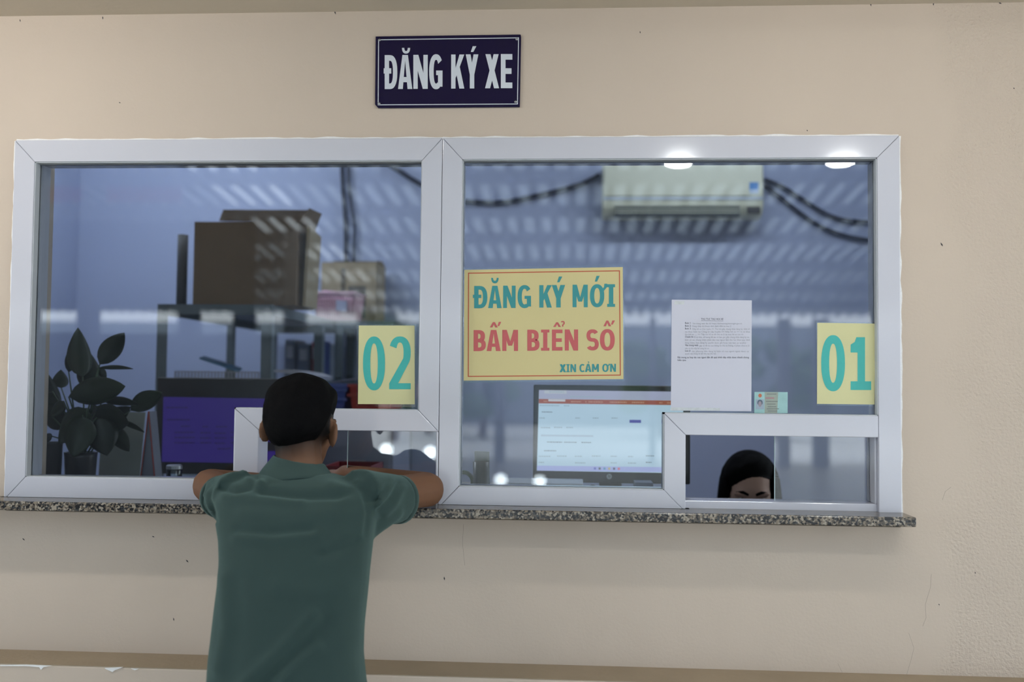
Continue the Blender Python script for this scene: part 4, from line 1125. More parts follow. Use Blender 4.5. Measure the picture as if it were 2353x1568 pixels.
# --- potted plants
MT['leaf'] = mat('dark_leaf', (0.006, 0.012, 0.005, 1), 0.45, 0.35, 9, spec=0.4)
MT['leaf_l'] = mat('lighter_leaf', (0.011, 0.021, 0.008, 1), 0.45, 0.3, 9, spec=0.4)
MT['stem'] = mat('leaf_stem', (0.03, 0.06, 0.025, 1), 0.5)
MT['pot'] = mat('dark_pot', (0.012, 0.012, 0.015, 1), 0.3)
PYY = 0.30
base = at(186, 1040, PYY)
pl = thing('potted_plant', (base.x, PYY, CZ), 'leafy dark green peace lily in a dark pot by the left jamb', 'plant')
b = MB(); hp_ = base.z - CZ
b.lathe([(.034, 0), (.040, .01), (.046, hp_ * .9), (.048, hp_), (.043, hp_), (.041, hp_ * .85), (.005, hp_ * .8)], (base.x, PYY, CZ + .001), 24); b.build('pot', 'pot', pl, True)
b = MB(); b.lathe([(.042, 0), (.03, .004), (.004, .006)], (base.x, PYY, CZ + hp_ * .86), 18); b.build('soil', mat('potting_soil', (.02, .015, .01, 1), .95, .3, 60, .5, 120), pl)
def leaf(bp, tp, wpx, dy0, dy1, curl, m='leaf', stem=True, droop=.25):
    A, B = at(*bp, PYY + dy0), at(*tp, PYY + dy1)
    ax = B - A; L = ax.length; d = ax.normalized()
    view = (A - CAM).normalized()
    side = d.cross(view).normalized(); nrm = side.cross(d).normalized()
    if nrm.y > 0: nrm = -nrm
    side = (side + nrm * curl).normalized(); nrm = side.cross(d).normalized()
    W = wpx / 790.0 * 1.2
    n, mm = 10, 3
    vs, fs = [], []
    for i in range(n + 1):
        t = i / n
        wv = W * .5 * (math.sin(math.pi * t ** .8) ** .8) * (1 - .15 * t) + .0006
        c = A + ax * t + nrm * (droop * L * .35 * math.sin(math.pi * t))
        for j in range(-mm, mm + 1):
            u = j / mm
            vs.append(c + side * (wv * u) + nrm * (-abs(u) ** 1.2 * wv * -.28))
    k = 2 * mm + 1
    for i in range(n):
        for j in range(k - 1):
            fs.append((i * k + j, i * k + j + 1, (i + 1) * k + j + 1, (i + 1) * k + j))
    b = MB(); b.add(vs, fs); lf = b.build('leaf', m, pl, True, solid=.0008)
    if stem:
        s0 = Vector((base.x + random.uniform(-.015, .015), PYY + random.uniform(-.015, .015), base.z - .02))
        mid = s0.lerp(A, .55) + Vector((0, 0, .02))
        b = MB(); b.tube([s0, mid, A], [.0028, .0024, .002], 6); b.build('stem', 'stem', lf, True)
for a in (((190, 866), (179, 753), 50, 0, .02, .2, 'leaf_l'), ((158, 856), (184, 782), 26, .03, .05, .5), ((229, 838), (286, 765), 44, .02, 0, .1), ((226, 846), (306, 848), 9, .0, -.02, .3),
          ((226, 846), (244, 872), 16, .02, .03, .2), ((158, 912), (288, 888), 58, -.03, -.05, .1, 'leaf_l'), ((122, 960), (81, 830), 58, -.02, 0, .1), ((141, 892), (140, 850), 32, .04, .05, .2, 'leaf_l'),
          ((236, 922), (318, 930), 20, .04, .02, .4), ((300, 944), (372, 902), 42, .05, .03, .2, 'leaf_l'), ((196, 962), (296, 972), 66, .02, .0, .2), ((248, 978), (297, 1038), 34, .03, .0, .2),
          ((268, 965), (332, 994), 11, .03, .01, .3), ((200, 940), (134, 1020), 62, -.05, -.06, .2, 'leaf_l'), ((222, 960), (246, 1048), 66, -.01, -.02, .1), ((146, 922), (116, 958), 26, -.03, -.04, .4, 'leaf_l'),
          ((120, 1003), (84, 1008), 18, -.04, -.03, .3), ((190, 955), (168, 1052), 64, -.06, -.07, .15, 'leaf_l'), ((120, 900), (98, 968), 40, -.01, -.01, .2), ((205, 930), (262, 905), 24, .06, .04, .3), ((175, 940), (215, 1010), 60, .0, .0, .2), ((128, 968), (92, 880), 56, .03, .03, .15), ((150, 985), (112, 930), 46, .0, .0, .2), ((230, 985), (300, 935), 40, .05, .05, .2), ((215, 900), (196, 800), 50, .03, .04, .15), ((235, 1000), (215, 930), 60, .02, .02, .1)):
    leaf(*a)
p = at(119, 1017, .27)
p2 = thing('plant_pot', (p.x, .27, CZ), 'small dark grey pot left of the peace lily', 'pot')
h = p.z - CZ
b = MB(); b.lathe([(.024, 0), (.027, .005), (.031, h * .95), (.033, h), (.029, h), (.027, h * .3), (.004, h * .28)], (p.x, .27, CZ + .001), 20); b.build('pot', mat('grey_pot', (.03, .03, .034, 1), .45), p2, True)
b = MB(); b.lathe([(.027, 0), (.004, .004)], (p.x, .27, CZ + h * .6), 16); b.build('soil', bpy.data.materials['potting_soil'], p2)

# --- pen cup, tape and papers by the right window
py_ = .24
p = at(1106, 1062, py_); pc = thing('pen_cup', (p.x, py_, CZ), 'dark cup full of pens beside the mullion', 'pen cup')
h = p.z - CZ
b = MB(); b.lathe([(.020, 0), (.022, .004), (.024, h), (.022, h), (.020, .01), (.004, .008)], (p.x, py_, CZ + .001), 20); b.build('cup', mat('smoke_cup', (.02, .022, .03, 1), .3), pc, True)
for i, (u, v, l, c) in enumerate(((-.012, 0, .11, (.02, .05, .03, 1)), (.012, .004, .10, (.01, .02, .015, 1)), (0, -.008, .085, (.05, .05, .08, 1)), (.006, .01, .09, (.02, .02, .05, 1)))):
    b = MB(); b.tube([(p.x + u * .6, py_ + v, CZ + .012), (p.x + u * 1.2, py_ + v * 1.3, CZ + l)], .004, 8); tag(b.build('pen', mat('pen_%d' % i, c, .35)), ['green pen', 'black pen', 'grey pen', 'navy pen'][i] + ' standing in the dark cup', 'pen', 'pens in the cup')
b = MB(); P = quad_px([(1090, 1037), (1124, 1039), (1126, 1075), (1091, 1074)], py_ + .03)
b.slab([P[0], P[1], Vector((P[2].x, P[2].y, CZ + .002)), Vector((P[3].x, P[3].y, CZ + .002))], (0, .012, 0))
tag(b.build('rubber_stamp_box', mat('grey_green_box', (.06, .09, .085, 1), .5), bevel=.002), 'grey green box standing behind the pen cup', 'box')
p = at(1070, 1072, .26)
td = thing('tape_dispenser', (p.x, .26, CZ), 'small tape dispenser at the mullion', 'tape')
b = MB(); b.box(p.x - .03, p.x + .018, .235, .285, CZ + .001, CZ + .045); b.build('body', mat('dispenser_grey', (.35, .30, .33, 1), .5), td, bevel=.006)
b = MB(); n = 24
for k in range(n):
    a0_, a1_ = 2 * math.pi * k / n, 2 * math.pi * (k + 1) / n
    def rp(a, r, y): return (p.x - .006 + r * math.cos(a), y, CZ + .075 + r * math.sin(a))
    b.add([rp(a0_, .032, .25), rp(a1_, .032, .25), rp(a1_, .032, .27), rp(a0_, .032, .27), rp(a0_, .022, .25), rp(a1_, .022, .25), rp(a1_, .022, .27), rp(a0_, .022, .27)],
          [(0, 1, 2, 3), (7, 6, 5, 4), (0, 4, 5, 1), (3, 2, 6, 7)])
b.build('tape_roll', mat('olive_tape', (.09, .11, .06, 1), .35), td)
p0, p1 = at(1150, 1106, .34), at(1340, 1109, .34)
b = MB(); b.box(p0.x, p1.x, .30, .45, CZ + .001, p0.z)
tag(b.build('document_pile', mat('document_paper', (.62, .65, .72, 1), .7, .06, 4), bevel=.002), 'pile of white papers lying under the bright monitor', 'papers')
p = at(1362, 1102, .33)
b = MB(); b.lathe([(.022, 0), (.022, .03), (.012, .036), (.009, .05), (.012, .06), (.004, .064)], (p.x, .33, CZ + .001), 18)
tag(b.build('rubber_stamp', mat('stamp_black', (.015, .015, .018, 1), .35), None, True), 'black rubber stamp beside the white papers', 'stamp')
p0, p1 = at(1458, 1108, .36), at(1500, 1112, .36)
b = MB(); b.box(p0.x, p1.x, .34, .42, CZ + .001, p0.z)
tag(b.build('card_box', mat('slate_box', (.16, .18, .26, 1), .5), bevel=.002), 'small slate blue box under the bright monitor', 'box')
for i, (x, c, n_) in enumerate(((1506, (.02, .012, .012, 1), 'dark brown'), (1519, (.05, .03, .03, 1), 'russet'), (1532, (.015, .015, .02, 1), 'black'))):
    p = at(x, 1103, .36); b = MB(); b.lathe([(.008, 0), (.009, .004), (.009, .04), (.006, .05), (.003, .052)], (p.x, .36, CZ + .001), 12)
    tag(b.build('ink_bottle', mat('ink_bottle_%d' % i, c, .3), None, True), n_ + ' little ink bottle at the right window post', 'bottle', 'ink bottles on the counter')

# --- unseen ceiling tubes added to fill the office with light
for i, (x, y) in enumerate(((-1.85, 1.35), (0.8, 1.35))):
    tl = thing('added_tube', (x, y, RZ), ('left' if i == 0 else 'right') + ' added fluorescent tube on the office ceiling, unseen fill light', 'light', 'added office fill tubes')
    b = MB(); b.box(x - .62, x + .62, y - .04, y + .04, RZ - .05, RZ); b.build('fixture', 'upvc', tl, bevel=.006)
    b = MB(); b.tube([(x - .6, y, RZ - .07), (x + .6, y, RZ - .07)], .014, 12); b.build('tube', emis('added_tube_glow_%d' % i, (.80, .90, 1, 1), FILL_TUBE[i]), tl, True)
#==PART3==
# =================================================================== PEOPLE
MT['skin'] = None
def skin_mat(name, col, stub):
    m = mat(name, col, 0.6, 0.08, 30, 0.03, 220, spec=0.2)
    nt = m.node_tree; p = nt.nodes['Principled BSDF']
    at_ = nt.nodes.new('ShaderNodeAttribute'); at_.attribute_name = 'stubble'
    mx = nt.nodes.new('ShaderNodeMix'); mx.data_type = 'RGBA'
    old = p.inputs['Base Color'].links[0].from_socket
    nt.links.new(at_.outputs['Fac'], mx.inputs['Factor']); nt.links.new(old, mx.inputs['A']); mx.inputs['B'].default_value = stub
    nt.links.new(mx.outputs['Result'], p.inputs['Base Color'])
    p.inputs['Subsurface Weight'].default_value = 0.08
    p.inputs['Subsurface Radius'].default_value = (0.01, 0.004, 0.002)
    return m
MT['skin_m'] = skin_mat('tan_skin', (0.155, 0.078, 0.045, 1), (0.005, 0.004, 0.004, 1))
MT['skin_w'] = skin_mat('fair_skin', (0.36, 0.24, 0.19, 1), (0.02, 0.015, 0.014, 1))
MT['hair'] = mat('black_hair', (0.0035, 0.0035, 0.004, 1), 0.75, 0.4, 260, 0.35, 420, spec=0.05)
MT['polo'] = mat('sage_green_pique', (0.027, 0.050, 0.047, 1), 0.9, 0.06, 14, 0.25, 900, spec=0.2)
MT['polo'].node_tree.nodes['Principled BSDF'].inputs['Sheen Weight'].default_value = 0.25
MT['polo'].node_tree.nodes['Principled BSDF'].inputs['Sheen Tint'].default_value = (.55, .85, .8, 1)
MT['trouser'] = mat('navy_trousers', (0.02, 0.025, 0.04, 1), 0.85, 0.1)
MT['shoe'] = mat('black_shoe', (0.012, 0.012, 0.013, 1), 0.4)
MT['eye'] = mat('eye_white', (0.7, 0.7, 0.7, 1), 0.2, .02)
MT['iris'] = mat('dark_iris', (0.01, 0.007, 0.005, 1), 0.15)
MT['lip'] = mat('lip', (0.30, 0.10, 0.09, 1), 0.4)

def capsule(b, p, q, r0, r1, n=12, k=5):
    p, q = Vector(p), Vector(q)
    d = (q - p); L = d.length; d.normalize()
    pts = [p - d * r0 * .85, p - d * r0 * .5] + [p.lerp(q, i / k) for i in range(k + 1)] + [q + d * r1 * .5, q + d * r1 * .85]
    rs = [r0 * .45, r0 * .86] + [r0 + (r1 - r0) * i / k for i in range(k + 1)] + [r1 * .86, r1 * .45]
    b.tube(pts, rs, n)

def head_shape(b, C, R, sc=1.0):
    def P(x, y, z): return C + R @ Vector((x * sc, y * sc, z * sc))
    def E(c, r, nu=18, nv=12): b.ell(P(*c), [v * sc for v in r], R, nu, nv)
    E((0, -.012, .022), (.077, .096, .094)); E((0, .030, -.015), (.069, .070, .085)); E((0, .040, -.060), (.054, .052, .060))
    E((0, .066, -.098), (.026, .024, .020)); E((0, .050, -.085), (.046, .036, .034))
    E((0, .098, -.022), (.009, .012, .026)); E((0, .106, -.040), (.015, .014, .012))           # nose
    E((.034, .084, .012), (.030, .012, .009)); E((-.034, .084, .012), (.030, .012, .009))       # brow ridge
    E((.036, .070, -.036), (.026, .022, .020)); E((-.036, .070, -.036), (.026, .022, .020))     # cheeks
    E((0, .090, -.070), (.024, .010, .006)); E((0, .088, -.080), (.021, .010, .006))            # lips
    for s in (-1, 1):
        e = Matrix.Rotation(s * .70, 3, 'Z')
        b.ell(P(s * .085, -.012, -.020), [.0085 * sc, .022 * sc, .034 * sc], R @ e, 12, 10)
        b.ell(P(s * .080, -.004, -.038), [.006 * sc, .010 * sc, .012 * sc], R @ e, 10, 8)
    return P

def hand(b, W, d, up, side, sgn_):
    """wrist W, finger direction d, back-of-hand normal up, thumb towards side."""
    d, up, side = d.normalized(), up.normalized(), side.normalized()
    b.ell(W + d * .045, (.042, .046, .014), Matrix((side, d, up)).transposed(), 14, 10)
    capsule(b, W - d * .01, W + d * .03, .027, .028)
    for i, (u, l) in enumerate(((.030, .066), (.011, .076), (-.009, .070), (-.028, .054))):
        k = W + d * .078 + side * u
        m1_ = k + d * (l * .5) + up * .002; m2_ = m1_ + d * (l * .3) - up * .010; m3_ = m2_ + d * (l * .2) - up * .014
        b.tube([k - d * .02, k, m1_, m2_, m3_], [.0095, .0092, .0085, .008, .0062], 8)
    t0 = W + d * .02 + side * .030; t1 = t0 + (d * .6 + side * .7) * .038; t2 = t1 + (d * .9 + side * .2) * .03
    b.tube([t0, t1, t2, t2 + d * .008], [.014, .011, .009, .006], 8)

def hair_shell(C, R, c, r, thick, lim, name, parent, seed=0, amp=.003, nu=90, nv=64, fade=.04, solid=.006):
    """hair hugging the skull ellipsoid (c, r); thick(v) thickness, lim(v) > 0 where hair grows."""
    vs, fs, ok = [], [], []
    for j in range(nv + 1):
        t = math.pi * min(max(j / nv, .005), .995)
        for i in range(nu):
            ph = 2 * math.pi * i / nu
            d = Vector((r[0] * math.sin(t) * math.cos(ph), r[1] * math.sin(t) * math.sin(ph), r[2] * math.cos(t)))
            v = Vector(c) + d
            l = lim(v); ok.append(l > -.004)
            f = min(1, max(0, l / fade)); f = f * f * (3 - 2 * f)
            vs.append(v + d.normalized() * (thick(v) * f - .002 * (1 - f) + amp * f * noise.noise(v * 45 + Vector((seed, 0, 0)))))
    for j in range(nv):
        for i in range(nu):
            f = (j * nu + i, (j + 1) * nu + i, (j + 1) * nu + (i + 1) % nu, j * nu + (i + 1) % nu)
            if all(ok[k] for k in f): fs.append(f)
    fs.append(tuple(range(nu)))
    b = MB(); b.add([C + R @ v for v in vs], fs)
    me = b.mesh(name)
    bm = bmesh.new(); bm.from_mesh(me)
    bmesh.ops.delete(bm, geom=[v for v in bm.verts if not v.link_faces], context='VERTS')
    bm.to_mesh(me); bm.free()
    o = link(name, me, 'hair', parent, True, solid=solid)
    o.modifiers['solid'].offset = -1
    return o

# ------------------------------ the man at the counter
SC = 1 / 870.0
HC = at(694, 974, -0.225)
HR = Matrix.Rotation(-math.radians(4), 3, 'Z') @ Matrix.Rotation(math.radians(-4), 3, 'X') @ Matrix.Rotation(math.radians(3), 3, 'Y')
man = thing('person', (HC.x, -0.5, 0), 'person in a sage green polo shirt leaning on the sill, back turned', 'person')
b = MB()
HP = head_shape(b, HC, HR, 1.0)
nb = at(690, 1100, -0.275)
capsule(b, HP(0, -.022, -.04), nb + Vector((0, .01, -.02)), .056, .056)
# torso core and legs inside the clothes
Sl, Sr = at(530, 1132, -0.28), at(858, 1130, -0.28)
El, Er = at(480, 1127, -0.092), at(981, 1131, -0.088)
El.z = max(El.z, SILL_Z + .047); Er.z = max(Er.z, SILL_Z + .046)
chest = at(680, 1200, -0.335); hip = at(662, 1610, -0.455)
capsule(b, Sl.lerp(Sr, .12) + Vector((0, .01, -.035)), Sl.lerp(Sr, .88) + Vector((0, .01, -.035)), .042, .042)
for u in (-.07, 0, .07):
    capsule(b, chest + Vector((u, 0, .0)), hip + Vector((u * .8, 0, .05)), .062, .066)
Wl, Wr = at(668, 1112, -0.030), at(812, 1108, 0.055)
Wl.z = SILL_Z + .045; Wr.z = GZ0 + .075
capsule(b, Sl + Vector((0, .02, -.012)), El, .042, .043); capsule(b, El, Wl, .045, .027)
capsule(b, Sr + Vector((0, .02, -.012)), Er, .042, .045); capsule(b, Er, Wr, .046, .028)
hand(b, Wl, Vector((.85, .35, .0)), Vector((0, 0, 1)), Vector((-.35, .85, 0)), 1)
hand(b, Wr, Vector((-.75, .45, .0)), Vector((0, 0, 1)), Vector((.45, .75, 0)), -1)
legs = []
for s in (-1, 1):
    h0 = hip + Vector((s * .085, 0, .0)); kn = Vector((h0.x + s * .01, h0.y + .03, .46)); an = Vector((h0.x + s * .015, h0.y - .02, .07))
    capsule(b, h0, kn, .075, .052); capsule(b, kn, an, .05, .036); legs.append((h0, kn, an))
bme = baked(b, .0055, 5)
n = len(bme.vertices)
co = np.empty(n * 3, np.float32); bme.vertices.foreach_get('co', co); co = co.reshape(-1, 3)
Rinv = np.array(HR.transposed()); loc = (co - np.array(HC)) @ Rinv.T
zz_ = loc[:, 2] + .22 * np.clip(loc[:, 0], -.1, .1) * 0 ; yb_ = loc[:, 1]
edge = -.128 + .045 * np.clip((loc[:, 0] + .04) / .08, 0, 1) + .05 * np.clip((yb_ + .02) / .05, 0, 1)
st_ = np.clip((zz_ - edge) / .06, 0, 1) ** .75 * (yb_ < .035) * (np.abs(loc[:, 0]) < .0775) * (zz_ > -.2)
at_ = bme.attributes.new('stubble', 'FLOAT', 'POINT'); at_.data.foreach_set('value', st_.astype(np.float32))
body = link('body', bme, 'skin_m', man, True)
body['label'] = 'tan skinned head, neck, arms and hands'
# hair: thick on top, clipped short at the sides and nape
def sst(x, a, b_):
    t = min(1, max(0, (x - a) / (b_ - a))); return t * t * (3 - 2 * t)
def lim_m(v):
    az = math.atan2(v.x, -v.y); a = abs(az)      # 0 at the back of the head
    lim = -.088 + .036 * sst(az, -.4, .8) + .070 * sst(a, .8, 1.35) + .052 * sst(a, 1.95, 2.5)
    return v.z - lim
hair_shell(HC, HR, (0, -.012, .022), (.0765, .0955, .0935), lambda v: .0125 - .005 * sst(v.z, .07, .115) + .006 * sst(abs(v.x), .02, .07) * sst(v.z, .03, .08), lim_m, 'hair', man, 3, .003, fade=.055)
for s in (-1, 1):
    e = MB(); e.ell(HP(s * .031, .086, -.006), (.012, .008, .006), HR); e.build('eye', 'eye', man, True)
    e = MB(); e.ell(HP(s * .031, .0925, -.006), (.005, .003, .005), HR); e.build('iris', 'iris', man, True)
    e = MB(); e.ell(HP(s * .034, .092, .016), (.022, .006, .0035), HR); e.build('eyebrow', 'hair', man, True)

# polo shirt
def ering(c, rx, ry, n=40, e=2.5, tilt=0.0):
    return [Vector((c.x + sup(0, 0, rx, ry, 2 * math.pi * k / n, e)[0], c.y + sup(0, 0, rx, ry, 2 * math.pi * k / n, e)[1], c.z + tilt * math.sin(2 * math.pi * k / n) * ry)) for k in range(n)]
b = MB(); rings = []
for py, xl, xr, yc, hd in ((1700, 474, 856, -0.460, .142), (1650, 477, 850, -0.457, .138), (1610, 480, 845, -0.452, .134), (1568, 484, 838, -0.442, .128), (1500, 489, 832, -0.430, .124), (1440, 496, 834, -0.418, .12), (1400, 501, 838, -0.410, .118), (1340, 508, 845, -0.397, .116),
                           (1290, 511, 850, -0.382, .116), (1240, 509, 855, -0.362, .116), (1200, 502, 862, -0.345, .114), (1165, 497, 868, -0.330, .108), (1135, 500, 866, -0.314, .098), (1112, 520, 846, -0.302, .082), (1098, 560, 806, -0.294, .066), (1088, 606, 766, -0.287, .05)):
    L_, Rr_ = at(xl, py, yc), at(xr, py, yc)
    rings.append(ering((L_ + Rr_) / 2, (Rr_.x - L_.x) / 2, hd))
b.loft(rings)
def sleeve(S, Eb, t_h, r0, r1, drop):
    pts, rs = [], []
    for i in range(9):
        t = -.12 + (t_h + .12) * i / 8
        p = S.lerp(Eb, t); r = r0 + (r1 - r0) * i / 8
        p = p + Vector((0, 0, -drop * (i / 8)))
        pts.append(p); rs.append(r)
    b.tube(pts, rs, 22)
sleeve(at(540, 1140, -.305), at(483, 1134, -.092), .50, .060, .0535, .006)
sleeve(at(838, 1142, -.305), at(976, 1140, -.088), .52, .066, .060, .008)
b.ell(at(525, 1150, -.295), (.055, .06, .058)); b.ell(at(848, 1150, -.295), (.058, .06, .062))
capsule(b, at(842, 1225, -.325), at(892, 1168, -.262), .022, .040)
sme = baked(b, .006, 8)
n = len(sme.vertices)
co = np.empty(n * 3, np.float32); sme.vertices.foreach_get('co', co); co = co.reshape(-1, 3).astype(np.float64)
no = np.empty(n * 3, np.float32); sme.vertices.foreach_get('normal', no); no = no.reshape(-1, 3)
# position in the plane of the back (pixel units of the photo) for laying the creases
dv = co - np.array(CAM); dz = dv @ np.array(F_)
u = IW / 2 + FPX * (dv @ np.array(R_)) / dz; v = IH / 2 - FPX * (dv @ np.array(U_)) / dz
back = np.clip(-no[:, 1] * 1.6, 0, 1)
disp = np.zeros(n)
def crease(pts, amp, sig):
    global disp
    best = np.full(n, 1e9)
    for (x0, y0), (x1, y1) in zip(pts[:-1], pts[1:]):
        dx, dy = x1 - x0, y1 - y0; t = np.clip(((u - x0) * dx + (v - y0) * dy) / (dx * dx + dy * dy), 0, 1)
        best = np.minimum(best, (u - x0 - t * dx) ** 2 + (v - y0 - t * dy) ** 2)
    disp += 2.0 * amp * np.exp(-best / (2 * (1.1 * sig) ** 2)) * back
for pts, amp, sig in (([(600, 1130), (680, 1141), (775, 1138), (800, 1130)], -.0055, 7), ([(500, 1118), (540, 1128), (575, 1118), (590, 1100)], -.006, 6), ([(560, 1088), (572, 1104), (600, 1112)], .007, 6),
                      ([(520, 1145), (600, 1150), (690, 1156)], .004, 9), ([(545, 1220), (620, 1226), (715, 1217)], -.0035, 7), ([(545, 1234), (640, 1240), (730, 1230)], .003, 9),
                      ([(560, 1180), (650, 1186), (760, 1180)], .0025, 12), ([(862, 1150), (886, 1128), (896, 1105)], -.006, 5), ([(872, 1172), (895, 1148), (915, 1112)], -.006, 5), ([(868, 1160), (890, 1138), (905, 1108)], .005, 6),
                      ([(885, 1180), (905, 1160), (925, 1120)], .004, 6), ([(470, 1112), (462, 1140), (474, 1172), (492, 1195)], -.006, 4), ([(484, 1108), (476, 1145), (490, 1180)], -.005, 4), ([(477, 1110), (469, 1142), (482, 1176)], .005, 4),
                      ([(720, 1415), (640, 1500), (567, 1568), (540, 1600)], .0048, 11), ([(745, 1432), (660, 1520), (590, 1590)], -.0035, 15), ([(640, 1568), (690, 1520), (730, 1490)], .004, 10), ([(500, 1540), (520, 1440), (516, 1330)], .003, 10),
                      ([(532, 1540), (548, 1440), (538, 1340)], -.0018, 14), ([(740, 1275), (780, 1262), (820, 1240)], -.003, 7), ([(840, 1230), (846, 1180), (838, 1140)], -.003, 4), ([(780, 1100), (830, 1125), (846, 1150)], -.003, 5),
                      ([(760, 1112), (800, 1120), (830, 1110)], .004, 8), ([(640, 1350), (700, 1362), (790, 1350)], .0025, 16)):
    crease(pts, amp, sig)
disp += .0012 * np.array([noise.noise(Vector(p * 14)) for p in co])
co2 = co + no * disp[:, None]
sme.vertices.foreach_set('co', co2.astype(np.float32).ravel()); sme.update()
shirt = link('polo_shirt', sme, 'polo', man, True)
shirt['label'] = 'sage green short sleeved polo shirt'
# sleeve hems and collar
def hem(S, Eb, t, r, drop, nm='sleeve_hem'):
    p0, p1 = S.lerp(Eb, t - .07) + Vector((0, 0, -drop)), S.lerp(Eb, t + .004) + Vector((0, 0, -drop))
    e = MB(); e.tube([p0, p0.lerp(p1, .1), p0.lerp(p1, .9), p1, p1 - (p1 - p0) * .06], [r - .004, r + .0012, r + .0015, r - .001, r - .010], 28)
    e.build(nm, 'polo', shirt, True)
hem(at(540, 1140, -.305), at(483, 1134, -.092), .53, .0520, .006)
hem(at(838, 1142, -.305), at(976, 1140, -.088), .56, .0585, .008)
ct0, ct1 = at(688, 1056, -.248), at(682, 1096, -.275)
rings = []
for t, rx, ry in ((0.0, .0590, .060), (.03, .0610, .063), (.35, .071, .070), (.7, .083, .078), (1.0, .0905, .086)):
    c = ct0.lerp(ct1, t); N = 40; rg = []
    for k in range(N):
        a = 2 * math.pi * k / N; f = max(0, math.sin(a))
        rg.append(Vector((c.x + rx * math.cos(a), c.y + ry * math.sin(a), c.z - .045 * f - .010 * math.cos(a) * (1 - t) - .004 * t * math.cos(3 * a))))
    rings.append(rg)
e = MB(); e.loft(rings, False); col_ = e.build('collar', 'polo', shirt, True, solid=.004)
sb_ = col_.modifiers.new('sub', 'SUBSURF'); sb_.levels = 1; sb_.render_levels = 1
# trousers and shoes
b = MB()
b.loft([ering(hip + Vector((0, 0, .06)), .125, .09), ering(hip + Vector((0, 0, .0)), .138, .098), ering(hip + Vector((0, 0, -.10)), .15, .105)])
for h0, kn, an in legs:
    capsule(b, h0 + Vector((0, 0, -.05)), kn, .082, .066); capsule(b, kn, an + Vector((0, 0, .0)), .066, .056)
link('trousers', baked(b, .012, 5), 'trouser', man, True)
for h0, kn, an in legs:
    b = MB(); b.ell((an.x, an.y + .055, .042), (.046, .125, .040)); b.ell((an.x, an.y - .01, .06), (.042, .05, .055))
    me = baked(b, .008, 3)
    for v_ in me.vertices: v_.co.z = max(v_.co.z, .002)
    link('shoe', me, 'shoe', man, True)

# ------------------------------ the clerk behind the counter
WY = 0.80
WC = at(1722, 1128, WY)
WR = Matrix.Rotation(math.radians(180 - 4), 3, 'Z') @ Matrix.Rotation(math.radians(-10), 3, 'X')
wo = thing('person', (WC.x, WY + .15, .01), 'seated person with long black hair seen through the right opening', 'person')
b = MB()
WP = head_shape(b, WC, WR, .98)
wn = WC + Vector((0, .06, -.24))
capsule(b, WP(0, -.02, -.05), wn, .046, .052)
ws0, ws1 = wn + Vector((-.15, .02, -.05)), wn + Vector((.15, .02, -.05))
capsule(b, ws0, ws1, .055, .055)
whip = Vector((WC.x, WY + .22, .52))
for u_ in (-.06, .06): capsule(b, wn + Vector((u_, .03, -.12)), whip + Vector((u_, 0, .08)), .085, .10)
for s, S0 in ((-1, ws0), (1, ws1)):
    e0 = S0 + Vector((s * .05, .0, -.27)); wr = Vector((WC.x + s * .10, WY - .08, .68))
    capsule(b, S0, e0, .045, .038); capsule(b, e0, wr, .036, .025)
    hand(b, wr, Vector((-s * .5, -.8, -.1)), Vector((0, 0, 1)), Vector((-s * .8, .5, 0)), s)
    kn = Vector((WC.x + s * .11, WY - .12, .50)); h0 = whip + Vector((s * .09, 0, 0)); an = Vector((WC.x + s * .11, WY - .06, .08))
    capsule(b, h0, kn, .078, .06); capsule(b, kn, an, .052, .036)
    b.ell((an.x, an.y - .06, .045), (.038, .11, .034))
wme = baked(b, .006, 4)
at_ = wme.attributes.new('stubble', 'FLOAT', 'POINT')
link('body', wme, 'skin_w', wo, True)
def lim_w(v):
    if v.y < .0: return v.z + .085
    hl = .070 - 7.0 * (v.x + .014) ** 2
    return max(v.z - hl, (abs(v.x) - .068) if v.z > -.08 else -1)
hair_shell(WC, WR, (0, -.012, .020), (.078, .096, .094), lambda v: .021, lim_w, 'hair', wo, 9, .003, nu=200, nv=140, fade=.03, solid=.012)
b = MB()
b.loft([ering(WP(0, -.045, .03), .098, .070), ering(WP(0, -.055, -.06), .105, .065), ering(WP(0, -.06, -.16), .11, .055), ering(WP(0, -.065, -.28), .10, .04), ering(WP(0, -.065, -.34), .08, .02)])
link('back_hair', baked(b, .008, 4), 'hair', wo, True)
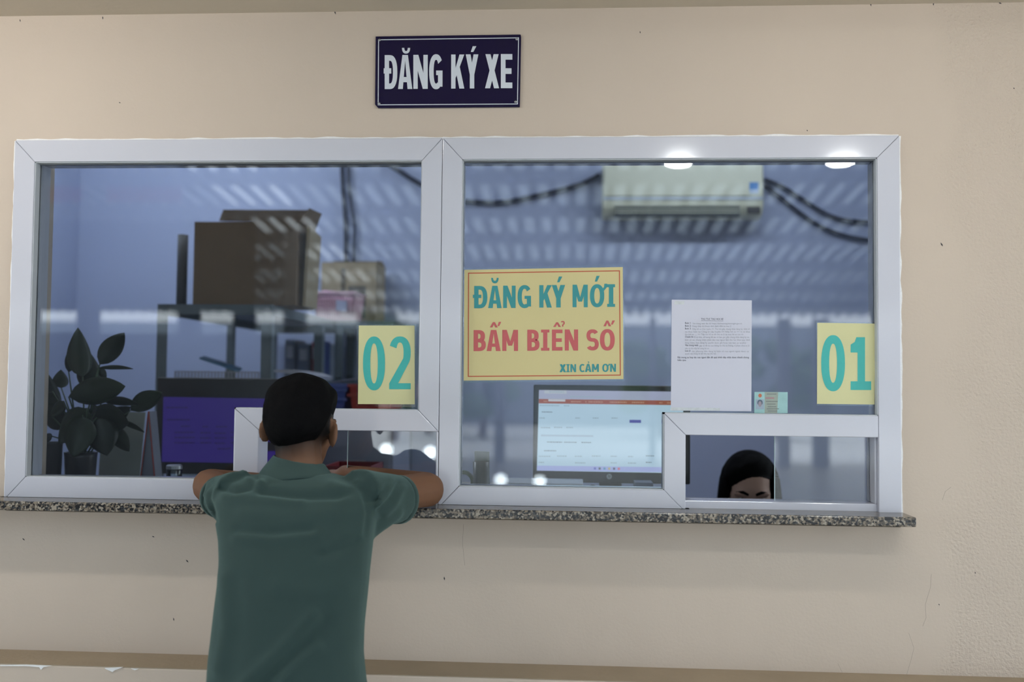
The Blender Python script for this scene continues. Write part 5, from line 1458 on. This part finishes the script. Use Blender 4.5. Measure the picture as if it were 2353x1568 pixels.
for s in (-1, 1):
    e = MB(); e.tube([WP(s * .083, .02, .05), WP(s * .090, .012, -.03), WP(s * .092, .0, -.12), WP(s * .088, .005, -.22)], [.016, .02, .02, .010], 10); e.build('side_lock', 'hair', wo, True)
    e = MB(); e.ell(WP(s * .031, .083, -.004), (.012, .008, .006), WR); e.build('eye', 'eye', wo, True)
    e = MB(); e.ell(WP(s * .031, .0895, -.004), (.005, .003, .005), WR); e.build('iris', 'iris', wo, True)
    e = MB(); e.tube([WP(s * .012, .0925, .011), WP(s * .030, .0915, .019), WP(s * .052, .080, .016)], [.0045, .0055, .003], 8); e.build('eyebrow', 'hair', wo, True)
e = MB(); e.ell(WP(0, .094, -.074), (.021, .007, .0075), WR); e.build('lips', 'lip', wo, True)
b = MB()
cw = wn + Vector((0, .02, 0))
b.loft([ering(cw + Vector((0, 0, -.02)), .07, .06), ering(cw + Vector((0, 0, -.05)), .15, .085), ering(cw + Vector((0, 0, -.12)), .185, .11), ering(cw + Vector((0, .0, -.25)), .165, .115), ering(whip + Vector((0, -.02, .10)), .155, .125), ering(whip + Vector((0, 0, -.02)), .165, .13)])
for s, S0 in ((-1, ws0), (1, ws1)): capsule(b, S0, S0 + Vector((s * .035, 0, -.17)), .062, .055)
link('blouse', baked(b, .009, 6), mat('pale_blouse', (.45, .50, .58, 1), .8, .05), wo, True)
# her chair
ch = thing('office_chair', (whip.x, whip.y, .01), 'black office chair under the seated clerk', 'chair')
b = MB(); b.box(whip.x - .22, whip.x + .22, whip.y - .26, whip.y + .2, .385, .43); b.build('seat', 'trouser', ch, bevel=.02)
b = MB(); b.box(whip.x - .2, whip.x + .2, whip.y + .21, whip.y + .25, .52, .88); b.build('backrest', 'trouser', ch, bevel=.015)
b = MB(); b.tube([(whip.x, whip.y + .15, .38), (whip.x, whip.y + .24, .40), (whip.x, whip.y + .26, .6)], .018, 8); b.build('back_bracket', 'bezel', ch)
b = MB(); b.tube([(whip.x, whip.y, .06), (whip.x, whip.y, .385)], .025, 12); b.build('gas_column', 'steel', ch)
for k in range(5):
    a = 2 * math.pi * k / 5 + .3; q = Vector((whip.x + math.cos(a) * .26, whip.y + math.sin(a) * .26, .055))
    b = MB(); b.tube([(whip.x, whip.y, .075), q], [.02, .014], 8); lg = b.build('leg', 'bezel', ch)
    b = MB(); b.ell(q - Vector((0, 0, .022)), (.022, .022, .022), None, 10, 8); b.build('castor', 'bezel', lg)
